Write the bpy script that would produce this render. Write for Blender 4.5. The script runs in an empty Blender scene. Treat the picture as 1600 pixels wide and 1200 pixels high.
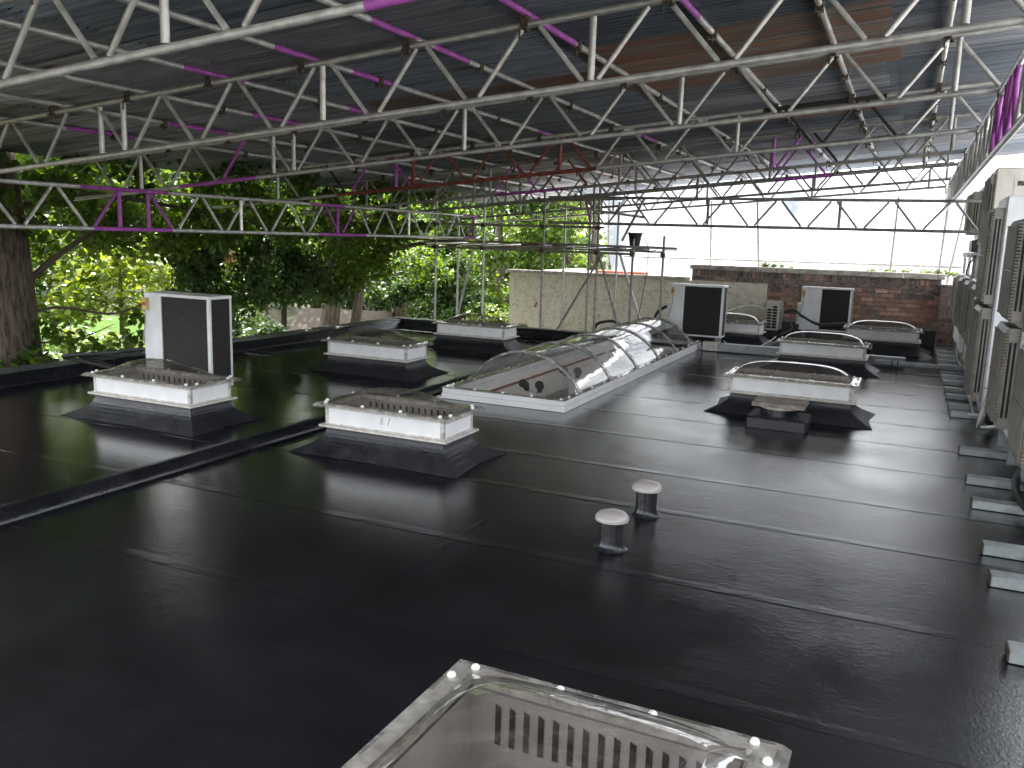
import bpy, math, random
import numpy as np
from mathutils import Vector, Matrix
random.seed(7); rng = np.random.default_rng(7)
scene = bpy.context.scene
COL = scene.collection
PI = math.pi

# ------------------------------------------------------------------ camera, sky, sun, exposure
CAM_H = 1.9
F_PX, YAW, PITCH, ROLL = 1322.7, 0.430329, 0.171313, 0.0313917
cy_, sy_, cp_, sp_, cr_, sr_ = math.cos(YAW), math.sin(YAW), math.cos(PITCH), math.sin(PITCH), math.cos(ROLL), math.sin(ROLL)
fw = Vector((-sy_*cp_, cy_*cp_, -sp_)); rt = Vector((cy_, sy_, 0)); up = rt.cross(fw)
r2 = rt*cr_ + up*sr_; u2 = -rt*sr_ + up*cr_
cam_d = bpy.data.cameras.new('camera'); cam = bpy.data.objects.new('camera', cam_d); COL.objects.link(cam)
cam_d.sensor_width = 36; cam_d.lens = 36*F_PX/1600; cam_d.clip_start = 0.05; cam_d.clip_end = 1500
M = Matrix((r2, u2, -fw)).transposed().to_4x4(); M.translation = Vector((0, 0, CAM_H)); cam.matrix_world = M
scene.camera = cam

SUN_EL, SUN_AZ = math.radians(52), math.radians(-52)      # azimuth measured from +Y towards +X
w = bpy.data.worlds.new('World'); scene.world = w; w.use_nodes = True
nt = w.node_tree; nt.nodes.clear()
wo = nt.nodes.new('ShaderNodeOutputWorld'); bg = nt.nodes.new('ShaderNodeBackground'); sky = nt.nodes.new('ShaderNodeTexSky')
sky.sky_type = 'NISHITA'; sky.sun_disc = False; sky.sun_elevation = SUN_EL; sky.sun_rotation = SUN_AZ
sky.air_density = 1.0; sky.dust_density = 3.5; sky.ozone_density = 1.0; sky.altitude = 50
bg.inputs[1].default_value = 0.14
# thin bright cloud: the sky's colour is washed out towards white
hs = nt.nodes.new('ShaderNodeHueSaturation'); hs.inputs['Saturation'].default_value = .22; hs.inputs['Value'].default_value = 1.7
nt.links.new(sky.outputs[0], hs.inputs['Color']); nt.links.new(hs.outputs[0], bg.inputs[0]); nt.links.new(bg.outputs[0], wo.inputs[0])
sd = bpy.data.lights.new('sun', 'SUN'); sd.energy = 3.6; sd.angle = math.radians(0.6); sd.color = (1, .95, .86)
sun = bpy.data.objects.new('sun', sd); COL.objects.link(sun)
sdir = Vector((math.sin(SUN_AZ)*math.cos(SUN_EL), math.cos(SUN_AZ)*math.cos(SUN_EL), math.sin(SUN_EL)))
sun.rotation_euler = sdir.to_track_quat('Z', 'Y').to_euler()
scene.view_settings.view_transform = 'Standard'; scene.view_settings.look = 'None'
scene.view_settings.gamma = 1; scene.view_settings.use_curve_mapping = False
scene.view_settings.exposure = 2.4
try:
    scene.cycles.max_bounces = 10; scene.cycles.transparent_max_bounces = 24
    scene.cycles.caustics_reflective = False; scene.cycles.caustics_refractive = False
    scene.cycles.sample_clamp_indirect = 6
except Exception: pass

# ------------------------------------------------------------------ materials
def mat(name, col, rough=.5, metal=0., var=.15, scale=6., bump=0., bscale=40., col2=None, spec=.5, coat=0., stretch=(1, 1, 1),
        rand=0., contrast=(.35, .65), rvar=0., coords='Object', bstretch=None, noff=(0,0,0)):
    m = bpy.data.materials.new(name); m.use_nodes = True
    n = m.node_tree; N = n.nodes; L = n.links; b = N['Principled BSDF']
    tc = N.new('ShaderNodeTexCoord'); mp = N.new('ShaderNodeMapping'); mp.inputs['Scale'].default_value = stretch
    mp.inputs['Location'].default_value = noff
    L.new(tc.outputs[coords], mp.inputs[0])
    nz = N.new('ShaderNodeTexNoise'); nz.inputs['Scale'].default_value = scale; nz.inputs['Detail'].default_value = 7
    nz.inputs['Roughness'].default_value = .62
    L.new(mp.outputs[0], nz.inputs[0])
    rp = N.new('ShaderNodeValToRGB'); rp.color_ramp.elements[0].position = contrast[0]; rp.color_ramp.elements[1].position = contrast[1]
    c = Vector(col); c2 = Vector(col2) if col2 else c*(1-var*2)
    rp.color_ramp.elements[0].color = (*c2, 1); rp.color_ramp.elements[1].color = (*(c*(1+var) if not col2 else c), 1)
    L.new(nz.outputs[0], rp.inputs[0]); out = rp.outputs[0]
    if rand:
        oi = N.new('ShaderNodeObjectInfo'); mr = N.new('ShaderNodeMapRange')
        mr.inputs[3].default_value = 1-rand; mr.inputs[4].default_value = 1+rand; L.new(oi.outputs['Random'], mr.inputs[0])
        mx = N.new('ShaderNodeVectorMath'); mx.operation = 'SCALE'; L.new(out, mx.inputs[0]); L.new(mr.outputs[0], mx.inputs['Scale']); out = mx.outputs[0]
    L.new(out, b.inputs['Base Color'])
    b.inputs['Roughness'].default_value = rough; b.inputs['Metallic'].default_value = metal
    b.inputs['Specular IOR Level'].default_value = spec; b.inputs['Coat Weight'].default_value = coat
    if rvar:
        mr2 = N.new('ShaderNodeMapRange'); mr2.inputs[3].default_value = max(0.02, rough-rvar); mr2.inputs[4].default_value = rough+rvar
        L.new(nz.outputs[0], mr2.inputs[0]); mr2.inputs[1].default_value = .3; mr2.inputs[2].default_value = .7; L.new(mr2.outputs[0], b.inputs['Roughness'])
    if bump:
        mp2 = N.new('ShaderNodeMapping'); mp2.inputs['Scale'].default_value = bstretch or (1, 1, 1); L.new(tc.outputs[coords], mp2.inputs[0])
        n2 = N.new('ShaderNodeTexNoise'); n2.inputs['Scale'].default_value = bscale; n2.inputs['Detail'].default_value = 5
        L.new(mp2.outputs[0], n2.inputs[0]); bp = N.new('ShaderNodeBump'); bp.inputs['Strength'].default_value = bump; bp.inputs['Distance'].default_value = .01
        L.new(n2.outputs[0], bp.inputs['Height']); L.new(bp.outputs[0], b.inputs['Normal'])
    return m

def clear_mat(name, tint, refl=1.5, rough=.04, haze=.06, hazecol=(.5, .5, .48), bump=.0):
    m = bpy.data.materials.new(name); m.use_nodes = True; n = m.node_tree; N = n.nodes; L = n.links; N.clear()
    o = N.new('ShaderNodeOutputMaterial'); tr = N.new('ShaderNodeBsdfTransparent'); tr.inputs[0].default_value = (*tint, 1)
    gl = N.new('ShaderNodeBsdfGlossy'); gl.inputs['Roughness'].default_value = rough
    df = N.new('ShaderNodeBsdfDiffuse'); df.inputs[0].default_value = (*hazecol, 1)
    lw = N.new('ShaderNodeLayerWeight'); lw.inputs[0].default_value = .5
    pw = N.new('ShaderNodeMath'); pw.operation = 'POWER'; pw.inputs[1].default_value = 3.4; L.new(lw.outputs['Facing'], pw.inputs[0])
    fr = N.new('ShaderNodeMath'); fr.operation = 'MULTIPLY_ADD'; fr.inputs[1].default_value = .85; fr.inputs[2].default_value = .06*refl/1.5; L.new(pw.outputs[0], fr.inputs[0])
    tc = N.new('ShaderNodeTexCoord'); nz = N.new('ShaderNodeTexNoise'); nz.inputs['Scale'].default_value = 9; nz.inputs['Detail'].default_value = 8
    L.new(tc.outputs['Object'], nz.inputs[0]); mr = N.new('ShaderNodeMapRange'); mr.inputs[1].default_value = .4; mr.inputs[2].default_value = .75
    mr.inputs[3].default_value = haze*.4; mr.inputs[4].default_value = haze*2.4; L.new(nz.outputs[0], mr.inputs[0])
    m1 = N.new('ShaderNodeMixShader'); m2 = N.new('ShaderNodeMixShader')
    L.new(mr.outputs[0], m1.inputs[0]); L.new(tr.outputs[0], m1.inputs[1]); L.new(df.outputs[0], m1.inputs[2])
    L.new(fr.outputs[0], m2.inputs[0]); L.new(m1.outputs[0], m2.inputs[1]); L.new(gl.outputs[0], m2.inputs[2]); L.new(m2.outputs[0], o.inputs[0])
    if bump:
        n2 = N.new('ShaderNodeTexNoise'); n2.inputs['Scale'].default_value = 5; L.new(tc.outputs['Object'], n2.inputs[0])
        bp = N.new('ShaderNodeBump'); bp.inputs['Strength'].default_value = bump; bp.inputs['Distance'].default_value = .02
        L.new(n2.outputs[0], bp.inputs['Height']); L.new(bp.outputs[0], gl.inputs['Normal'])
    return m

def leaf_mat(name, c1, c2, tr=.45, gloss=.5):
    m = bpy.data.materials.new(name); m.use_nodes = True; n = m.node_tree; N = n.nodes; L = n.links; N.clear()
    o = N.new('ShaderNodeOutputMaterial'); ge = N.new('ShaderNodeNewGeometry'); rp = N.new('ShaderNodeValToRGB')
    rp.color_ramp.elements[0].color = (*c1, 1); rp.color_ramp.elements[1].color = (*c2, 1)
    L.new(ge.outputs['Random Per Island'], rp.inputs[0])
    b = N.new('ShaderNodeBsdfPrincipled'); b.inputs['Roughness'].default_value = gloss; L.new(rp.outputs[0], b.inputs['Base Color'])
    t = N.new('ShaderNodeBsdfTranslucent'); sc = N.new('ShaderNodeVectorMath'); sc.operation = 'MULTIPLY'; sc.inputs[1].default_value = (1.9, 1.7, .6)
    L.new(rp.outputs[0], sc.inputs[0]); L.new(sc.outputs[0], t.inputs[0])
    mx = N.new('ShaderNodeMixShader'); mx.inputs[0].default_value = tr
    L.new(b.outputs[0], mx.inputs[1]); L.new(t.outputs[0], mx.inputs[2]); L.new(mx.outputs[0], o.inputs[0])
    return m

def deck_material():
    m = bpy.data.materials.new('black_roof_coating'); m.use_nodes = True; n = m.node_tree; N = n.nodes; L = n.links; b = N['Principled BSDF']
    tc = N.new('ShaderNodeTexCoord')
    def noise(scale, st=(1, 1, 1), det=5, rough=.6):
        mp = N.new('ShaderNodeMapping'); mp.inputs['Scale'].default_value = st; L.new(tc.outputs['Object'], mp.inputs[0])
        z = N.new('ShaderNodeTexNoise'); z.inputs['Scale'].default_value = scale; z.inputs['Detail'].default_value = det; z.inputs['Roughness'].default_value = rough
        L.new(mp.outputs[0], z.inputs[0]); return z.outputs[0]
    def mr(x, a, bb, c, d):
        q = N.new('ShaderNodeMapRange'); q.inputs[1].default_value = a; q.inputs[2].default_value = bb; q.inputs[3].default_value = c; q.inputs[4].default_value = d
        L.new(x, q.inputs[0]); return q.outputs[0]
    def math_(op, a, bb):
        q = N.new('ShaderNodeMath'); q.operation = op
        for i, v in enumerate((a, bb)):
            if isinstance(v, (int, float)): q.inputs[i].default_value = v
            else: L.new(v, q.inputs[i])
        return q.outputs[0]
    big = noise(.8, det=4)
    rp = N.new('ShaderNodeValToRGB'); rp.color_ramp.elements[0].position = .35; rp.color_ramp.elements[1].position = .7
    rp.color_ramp.elements[0].color = (.007, .0075, .009, 1); rp.color_ramp.elements[1].color = (.014, .0145, .0175, 1); L.new(noise(2.3, det=8), rp.inputs[0])
    # small pale specks of grit
    sp = mr(noise(130, det=2), .74, .80, 0, .35)
    mx = N.new('ShaderNodeMix'); mx.data_type = 'RGBA'; L.new(sp, mx.inputs[0]); L.new(rp.outputs[0], mx.inputs[6]); mx.inputs[7].default_value = (.16, .15, .14, 1)
    L.new(mx.outputs[2], b.inputs['Base Color'])
    L.new(mr(big, .3, .7, .045, .11), b.inputs['Roughness']); b.inputs['IOR'].default_value = 1.8
    h = math_('ADD', math_('MULTIPLY', noise(7, (1, 2.2, 1), 3), .6), math_('MULTIPLY', noise(38, (1, 1.6, 1), 3), .22))
    sx = N.new('ShaderNodeSeparateXYZ'); L.new(tc.outputs['Object'], sx.inputs[0])
    coarse = math_('MULTIPLY', mr(noise(1.1, det=4), .35, .65, .55, 1.0), mr(sx.outputs[0], -5.0, -.5, .25, 1.0))   # the coating is grainier towards the units
    h = math_('ADD', h, math_('MULTIPLY', noise(52, (1, .7, 1), 4, .8), mr(coarse, 0, 1, .12, 2.1)))
    h = math_('ADD', h, math_('MULTIPLY', noise(19, (.8, 1.6, 1), 3, .6), mr(coarse, 0, 1, .25, .75)))
    bp = N.new('ShaderNodeBump'); bp.inputs['Strength'].default_value = .26; bp.inputs['Distance'].default_value = .005
    L.new(h, bp.inputs['Height']); L.new(bp.outputs[0], b.inputs['Normal'])
    return m

def sheet_material(name, base, rust, amt):
    m = bpy.data.materials.new(name); m.use_nodes = True; n = m.node_tree; N = n.nodes; L = n.links; b = N['Principled BSDF']
    tc = N.new('ShaderNodeTexCoord'); mp = N.new('ShaderNodeMapping'); mp.inputs['Scale'].default_value = (.35, 7, 1)
    oi = N.new('ShaderNodeObjectInfo'); ml = N.new('ShaderNodeMath'); ml.operation = 'MULTIPLY'; ml.inputs[1].default_value = 40; L.new(oi.outputs['Random'], ml.inputs[0])
    cb = N.new('ShaderNodeCombineXYZ'); L.new(ml.outputs[0], cb.inputs[0]); L.new(cb.outputs[0], mp.inputs['Location'])
    L.new(tc.outputs['Object'], mp.inputs[0])
    z = N.new('ShaderNodeTexNoise'); z.inputs['Scale'].default_value = 2.4; z.inputs['Detail'].default_value = 9; z.inputs['Roughness'].default_value = .7; L.new(mp.outputs[0], z.inputs[0])
    rp = N.new('ShaderNodeValToRGB'); e = rp.color_ramp.elements; c = Vector(base)
    e[0].position = .32; e[0].color = (*(c*.38), 1); e[1].position = .68; e[1].color = (*(c*1.35), 1)
    L.new(z.outputs[0], rp.inputs[0])
    z2 = N.new('ShaderNodeTexNoise'); z2.inputs['Scale'].default_value = 1.6; z2.inputs['Detail'].default_value = 8; L.new(mp.outputs[0], z2.inputs[0])
    r = N.new('ShaderNodeMapRange'); r.inputs[1].default_value = .62-amt*.4; r.inputs[2].default_value = .72-amt*.3; L.new(z2.outputs[0], r.inputs[0])
    mx = N.new('ShaderNodeMix'); mx.data_type = 'RGBA'; L.new(r.outputs[0], mx.inputs[0]); L.new(rp.outputs[0], mx.inputs[6]); mx.inputs[7].default_value = (*rust, 1)
    mr = N.new('ShaderNodeMapRange'); mr.inputs[3].default_value = .62; mr.inputs[4].default_value = 1.3; L.new(oi.outputs['Random'], mr.inputs[0])
    vm = N.new('ShaderNodeVectorMath'); vm.operation = 'SCALE'; L.new(mx.outputs[2], vm.inputs[0]); L.new(mr.outputs[0], vm.inputs['Scale'])
    L.new(vm.outputs[0], b.inputs['Base Color']); b.inputs['Roughness'].default_value = .48; b.inputs['Metallic'].default_value = .55
    return m

M_DECK = deck_material()
M_FELT = mat('black_felt_upstand', (.022, .023, .027), .42, bump=.5, bscale=60, var=.25, scale=8, rvar=.12)
M_KERB = mat('bitumen_kerb', (.014, .015, .019), .22, bump=.35, bscale=25, var=.2, scale=5, rvar=.08)
M_EDGE = mat('mineral_parapet', (.045, .055, .05), .6, bump=.4, bscale=70, var=.3, scale=9)
M_GALV = mat('galvanised_tube', (.58, .57, .55), .44, .5, var=.14, scale=9, bump=.25, bscale=60, rand=.12, rvar=.12)
M_GALVB = mat('bright_aluminium', (.74, .73, .71), .36, .6, var=.16, scale=12, bump=.12, bscale=60, rand=.1)
M_DARKT = mat('weathered_tube', (.38, .36, .34), .6, .3, var=.18, scale=12, bump=.3, rand=.2)
M_PURP = mat('purple_paint', (.42, .10, .44), .5, var=.15, scale=14, rand=.1, bump=.15)
M_RED = mat('red_oxide_paint', (.26, .06, .04), .6, var=.3, scale=14)
M_BLKP = mat('black_tube_paint', (.02, .02, .02), .5, var=.2)
M_CLAMP = mat('coupler_steel', (.12, .095, .07), .6, .6, var=.4, scale=40, bump=.4)
M_SH = [sheet_material('corrugated_grey', (.33, .35, .385), (.16, .075, .045), .02),
        sheet_material('corrugated_blue_grey', (.26, .30, .355), (.16, .08, .05), .0),
        sheet_material('corrugated_pale', (.56, .59, .62), (.2, .1, .06), .0),
        sheet_material('corrugated_rusty', (.33, .28, .25), (.36, .18, .11), .42)]
M_WHITE = mat('white_pvc', (.80, .80, .80), .33, var=.05, scale=3, rvar=.06)
M_TRIM = mat('grimy_pvc_trim', (.56, .53, .49), .5, var=.22, scale=18)
M_FLANGE = mat('stained_white_flange', (.68, .65, .61), .5, var=.2, scale=14, col2=(.46, .42, .37))
M_INNER = mat('inner_upstand', (.40, .37, .34), .5, var=.12, scale=5)
M_CREAMIN = mat('cream_plaster_shaft', (.82, .77, .69), .6, var=.06, scale=3)
M_CAP = mat('white_screw_cap', (.85, .84, .8), .3, var=.04)
M_SLOT = mat('black_slot', (.008, .008, .008), .8)
M_DOME = clear_mat('clear_dome', (.72, .705, .685), 1.9, .035, .09, (.30, .27, .24), bump=.25)
M_DOMEM = clear_mat('mossy_dome', (.70, .70, .66), 1.42, .06, .16, (.15, .16, .10), bump=.3)
M_RIM = clear_mat('clear_rim', (.74, .73, .70), 1.6, .08, .34, (.55, .52, .47), bump=.4)
M_VAULT = clear_mat('clear_vault', (.90, .895, .89), 2.2, .025, .05, (.5, .49, .47), bump=.12)
M_RIB = clear_mat('clear_rib', (.72, .71, .70), 2.4, .06, .38, (.62, .60, .58))
M_COND = mat('painted_white_case', (.74, .745, .75), .38, var=.07, scale=4)
M_BEIGE = mat('beige_case', (.62, .59, .53), .45, var=.06, scale=4)
M_COIL = mat('dark_coil', (.016, .013, .012), .7, var=.4, scale=50, bump=.6, bscale=150)
M_GRIL = mat('fan_guard', (.25, .23, .20), .5, var=.12, scale=8)
M_RAIL = mat('grey_channel', (.30, .325, .325), .42, .3, var=.2, scale=8, rand=.12)
M_DUCT = mat('grey_duct', (.33, .35, .36), .4, .1, var=.15, scale=5)
M_CABLE = mat('black_lagging', (.02, .02, .021), .6, var=.3, bump=.6, bscale=80)
M_WCABLE = mat('white_cable', (.65, .65, .62), .5)
M_REDSW = mat('red_switch', (.5, .05, .02), .4); M_YEL = mat('yellow_plate', (.6, .5, .22), .5)
M_CAPG = mat('grey_vent_cap', (.40, .38, .375), .22, var=.14, scale=8, col2=(.36, .31, .28))
M_BRICK = mat('red_brick', (.52, .32, .235), .85, var=.25, scale=16, bump=.8, bscale=60, rand=.38, col2=(.36, .21, .16))
M_BRICKD = mat('sooty_brick', (.33, .25, .215), .9, var=.3, scale=16, bump=.8, bscale=60, rand=.35, col2=(.13, .10, .09))
M_MORT = mat('mortar', (.40, .36, .31), .95, var=.3, scale=20, bump=.8)
M_COPE = mat('stone_coping', (.56, .50, .44), .85, var=.22, scale=7, bump=.6, bscale=50, rand=.1)
M_CONC = mat('concrete_slab', (.30, .26, .22), .85, var=.2, scale=9, bump=.5)
M_WOOD = mat('scaffold_board_wood', (.27, .2, .14), .8, var=.3, scale=5, stretch=(1, 12, 1))
M_SHED = mat('shed_felt_roof', (.085, .074, .058), .95, spec=.08, var=.14, scale=12, bump=.5)
M_CLAD = mat('shed_boards', (.42, .30, .24), .8, var=.2)
M_GRASS = mat('lawn_grass', (.045, .10, .010), .95, spec=.08, var=.3, scale=3, bump=1, bscale=90)
M_TERR = mat('terracotta', (.42, .13, .08), .8, var=.15)
M_POT = mat('black_bucket', (.02, .02, .02), .5)
M_HOUSE = mat('house_render', (.45, .43, .4), .8)

def bark(name, c1, c2, s=(7, 7, 1.6)):
    return mat(name, c1, .95, col2=c2, scale=3, stretch=s, bump=1.0, bscale=9, bstretch=s, contrast=(.38, .62))
M_BARK = bark('lime_bark', (.13, .10, .07), (.035, .027, .02)); M_BARK2 = bark('pale_bark', (.26, .22, .17), (.11, .09, .07)); 
M_TWIG = mat('twig_bark', (.09, .07, .05), .9)
M_LF = leaf_mat('lime_leaf', (.034, .074, .012), (.105, .185, .030), .55, .42)
M_LF2 = leaf_mat('dark_ivy_leaf', (.022, .052, .013), (.062, .12, .026), .38, .38)
M_LFY = leaf_mat('yellow_leaf', (.05, .10, .015), (.22, .28, .035), .45)
M_LFG = leaf_mat('pale_green_leaf', (.07, .12, .035), (.16, .22, .07), .4)
M_LFB = leaf_mat('blue_green_leaf', (.05, .10, .05), (.12, .19, .09), .3)
M_LFBR = leaf_mat('brown_leaf', (.14, .08, .04), (.26, .17, .09), .3)

def render_wall_mat():
    m = mat('pebbledash_cream', (.83, .775, .635), .9, var=.05, scale=30, bump=1.0, bscale=45)
    n = m.node_tree; N = n.nodes; L = n.links; b = N['Principled BSDF']; src = b.inputs['Base Color'].links[0].from_socket
    tc = N.new('ShaderNodeTexCoord'); nz = N.new('ShaderNodeTexNoise'); nz.inputs['Scale'].default_value = 5; nz.inputs['Detail'].default_value = 3
    L.new(tc.outputs['Object'], nz.inputs[0])
    ad = N.new('ShaderNodeMix'); ad.data_type = 'RGBA'; ad.blend_type = 'LINEAR_LIGHT'; ad.inputs[0].default_value = .22
    L.new(tc.outputs['Object'], ad.inputs[6]); L.new(nz.outputs['Color'], ad.inputs[7])
    acc = None
    for s, wd in ((5.5, .014), (13, .022)):
        v = N.new('ShaderNodeTexVoronoi'); v.feature = 'DISTANCE_TO_EDGE'; v.inputs['Scale'].default_value = s; L.new(ad.outputs[2], v.inputs[0])
        r = N.new('ShaderNodeMapRange'); r.inputs[1].default_value = wd*.5; r.inputs[2].default_value = wd; r.inputs[3].default_value = 1; r.inputs[4].default_value = 0
        L.new(v.outputs['Distance'], r.inputs[0])
        if acc is None: acc = r.outputs[0]
        else:
            q = N.new('ShaderNodeMath'); q.operation = 'MAXIMUM'; L.new(acc, q.inputs[0]); L.new(r.outputs[0], q.inputs[1]); acc = q.outputs[0]
    brk = N.new('ShaderNodeTexNoise'); brk.inputs['Scale'].default_value = 7; brk.inputs['Detail'].default_value = 6; L.new(tc.outputs['Object'], brk.inputs[0])
    r3 = N.new('ShaderNodeMapRange'); r3.inputs[1].default_value = .44; r3.inputs[2].default_value = .54; L.new(brk.outputs[0], r3.inputs[0])
    q = N.new('ShaderNodeMath'); q.operation = 'MULTIPLY'; L.new(acc, q.inputs[0]); L.new(r3.outputs[0], q.inputs[1])
    mx = N.new('ShaderNodeMix'); mx.data_type = 'RGBA'; L.new(q.outputs[0], mx.inputs[0]); L.new(src, mx.inputs[6]); mx.inputs[7].default_value = (.16, .12, .08, 1)
    L.new(mx.outputs[2], b.inputs['Base Color']); return m
M_REND = render_wall_mat()

def scrim_mat():
    m = bpy.data.materials.new('monoflex_sheeting'); m.use_nodes = True; n = m.node_tree; N = n.nodes; L = n.links; N.clear()
    o = N.new('ShaderNodeOutputMaterial'); tl = N.new('ShaderNodeBsdfTranslucent'); tp = N.new('ShaderNodeBsdfTransparent'); df = N.new('ShaderNodeBsdfDiffuse')
    tc = N.new('ShaderNodeTexCoord'); mp = N.new('ShaderNodeMapping'); mp.inputs['Scale'].default_value = (1, 1, .45); L.new(tc.outputs['Object'], mp.inputs[0])
    z = N.new('ShaderNodeTexNoise'); z.inputs['Scale'].default_value = .9; z.inputs['Detail'].default_value = 8; z.inputs['Distortion'].default_value = .8; L.new(mp.outputs[0], z.inputs[0])
    rp = N.new('ShaderNodeValToRGB'); rp.color_ramp.elements[0].position = .36; rp.color_ramp.elements[1].position = .56
    rp.color_ramp.elements[0].color = (.075, .092, .118, 1); rp.color_ramp.elements[1].color = (.34, .35, .365, 1); L.new(z.outputs[0], rp.inputs[0])  # dark bluish noise tones paint the shade of folds into the sheeting
    L.new(rp.outputs[0], tl.inputs[0]); df.inputs[0].default_value = (.8, .82, .85, 1); tp.inputs[0].default_value = (.95, .97, 1, 1)
    a = N.new('ShaderNodeMixShader'); a.inputs[0].default_value = .25; b = N.new('ShaderNodeMixShader'); b.inputs[0].default_value = .10
    L.new(tl.outputs[0], a.inputs[1]); L.new(df.outputs[0], a.inputs[2]); L.new(a.outputs[0], b.inputs[1]); L.new(tp.outputs[0], b.inputs[2]); L.new(b.outputs[0], o.inputs[0])
    return m
M_SCRIM = scrim_mat()

# ------------------------------------------------------------------ helpers
class MB:
    def __init__(s): s.v = []; s.f = []
    def add(s, v, f):
        k = len(s.v); s.v += [tuple(p) for p in v]; s.f += [tuple(i+k for i in q) for q in f]; return s
    def box(s, x0, x1, y0, y1, z0, z1):
        v = [(x0,y0,z0),(x1,y0,z0),(x1,y1,z0),(x0,y1,z0),(x0,y0,z1),(x1,y0,z1),(x1,y1,z1),(x0,y1,z1)]
        return s.add(v, [(3,2,1,0),(4,5,6,7),(0,1,5,4),(1,2,6,5),(2,3,7,6),(3,0,4,7)])
    def bbox(s, x0, x1, y0, y1, z0, z1, b=.01):
        """box with chamfered top edges and vertical corners"""
        def ring(x0, x1, y0, y1, z, c): return [(x0+c,y0,z),(x1-c,y0,z),(x1,y0+c,z),(x1,y1-c,z),(x1-c,y1,z),(x0+c,y1,z),(x0,y1-c,z),(x0,y0+c,z)]
        v = ring(x0,x1,y0,y1,z0,b)+ring(x0,x1,y0,y1,z1-b,b)+ring(x0+b,x1-b,y0+b,y1-b,z1,b*.6)
        f = [tuple(range(7,-1,-1)), tuple(range(16,24))]
        for r in (0, 8):
            for i in range(8): j = (i+1) % 8; f.append((r+i, r+j, r+8+j, r+8+i))
        return s.add(v, f)
    def tube(s, p0, p1, r, n=10, caps=True, r1=None):
        p0 = Vector(p0); p1 = Vector(p1); d = (p1-p0).normalized(); r1 = r if r1 is None else r1
        a = d.cross(Vector((0,0,1)) if abs(d.z) < .9 else Vector((1,0,0))).normalized(); b = d.cross(a)
        v = []
        for p, q in ((p0, r), (p1, r1)):
            for i in range(n): t = 2*PI*i/n; v.append(p + a*math.cos(t)*q + b*math.sin(t)*q)
        f = [(i, (i+1) % n, n+(i+1) % n, n+i) for i in range(n)]
        if caps: f += [tuple(range(n-1,-1,-1)), tuple(range(n, 2*n))]
        return s.add(v, f)
    def path(s, pts, r, n=8, rs=None):
        pts = [Vector(p) for p in pts]; k = len(pts); v = []; pa = None
        for i, p in enumerate(pts):
            d = (pts[min(i+1, k-1)]-pts[max(i-1, 0)]).normalized()
            if pa is None: a = d.cross(Vector((0,0,1)) if abs(d.z) < .9 else Vector((1,0,0))).normalized()
            else: a = (pa - d*pa.dot(d)).normalized()
            pa = a; b = d.cross(a); q = rs[i] if rs else r
            for j in range(n): t = 2*PI*j/n; v.append(p + a*math.cos(t)*q + b*math.sin(t)*q)
        f = []
        for i in range(k-1):
            for j in range(n): f.append((i*n+j, i*n+(j+1) % n, (i+1)*n+(j+1) % n, (i+1)*n+j))
        f += [tuple(range(n-1,-1,-1)), tuple(range((k-1)*n, k*n))]
        return s.add(v, f)
    def lathe(s, c, prof, n=24):
        v = []; k = len(prof)
        for r, z in prof:
            for j in range(n): t = 2*PI*j/n; v.append((c[0]+r*math.cos(t), c[1]+r*math.sin(t), c[2]+z))
        f = [(i*n+j, i*n+(j+1) % n, (i+1)*n+(j+1) % n, (i+1)*n+j) for i in range(k-1) for j in range(n)]
        f += [tuple(range((k-1)*n, k*n)), tuple(range(n-1,-1,-1))]
        return s.add(v, f)
    def build(s, name, m, parent=None, smooth=False, loc=None, kind=None, label=None, cat=None, group=None):
        me = bpy.data.meshes.new(name); me.from_pydata(s.v, [], s.f); me.update()
        if smooth: me.polygons.foreach_set('use_smooth', [True]*len(me.polygons))
        me.materials.append(m); o = bpy.data.objects.new(name, me); COL.objects.link(o)
        if smooth:
            try:
                me.set_sharp_from_angle(angle=math.radians(50))
            except Exception: pass
        if parent is not None: o.parent = parent
        if loc: o.location = loc
        if kind: o['kind'] = kind
        if label: o['label'] = label
        if cat: o['category'] = cat
        if group: o['group'] = group
        return o

def thing(name, label, cat, loc=(0,0,0), group=None, rz=0):
    o = bpy.data.objects.new(name, None); COL.objects.link(o); o.location = loc; o.rotation_euler = (0,0,rz); o.empty_display_size = .2
    o['label'] = label; o['category'] = cat
    if group: o['group'] = group
    return o
def dup_tree(o, parent=None):
    c = o.copy(); COL.objects.link(c); c.parent = parent
    for ch in o.children: dup_tree(ch, c)
    return c
def inst(src, name, parent, loc=None, mw=None):
    c = src.copy(); c.name = name; COL.objects.link(c); c.parent = parent
    if loc is not None: c.location = loc
    return c

def curve_pts(ctrl, n=8):
    P = [Vector(p) for p in ctrl]; out = []
    for i in range(len(P)-1):
        a = P[max(i-1, 0)]; b = P[i]; c = P[i+1]; d = P[min(i+2, len(P)-1)]
        for k in range(n):
            t = k/n; out.append(.5*((2*b)+(c-a)*t+(2*a-5*b+4*c-d)*t*t+(3*b-3*c+d-a)*t**3))
    out.append(P[-1]); return out

# ------------------------------------------------------------------ the setting: ground, roof deck, parapets
gz = -3.2
v = []; f = []
MB().add([(-400,-200,gz),(400,-200,gz),(400,600,gz),(-400,600,gz)], [(0,1,2,3)]).build('ground', mat('garden_soil', (.045, .045, .025), .95, spec=.08, var=.3, scale=2, bump=.8), kind='structure')
MB().add([(-33,14,gz+.005),(-17,14,gz+.005),(-24,34,gz+.005),(-44,34,gz+.005)], [(0,1,2,3)]).build('lawn', M_GRASS, kind='structure')
MB().add([(-22,9,gz+.01),(-13,9,gz+.01),(-13,20,gz+.01),(-20,20,gz+.01)], [(0,1,2,3)]).build('garden_path', mat('grey_path', (.07, .068, .06), .95, spec=.08, var=.15, scale=3), kind='structure')

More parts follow.
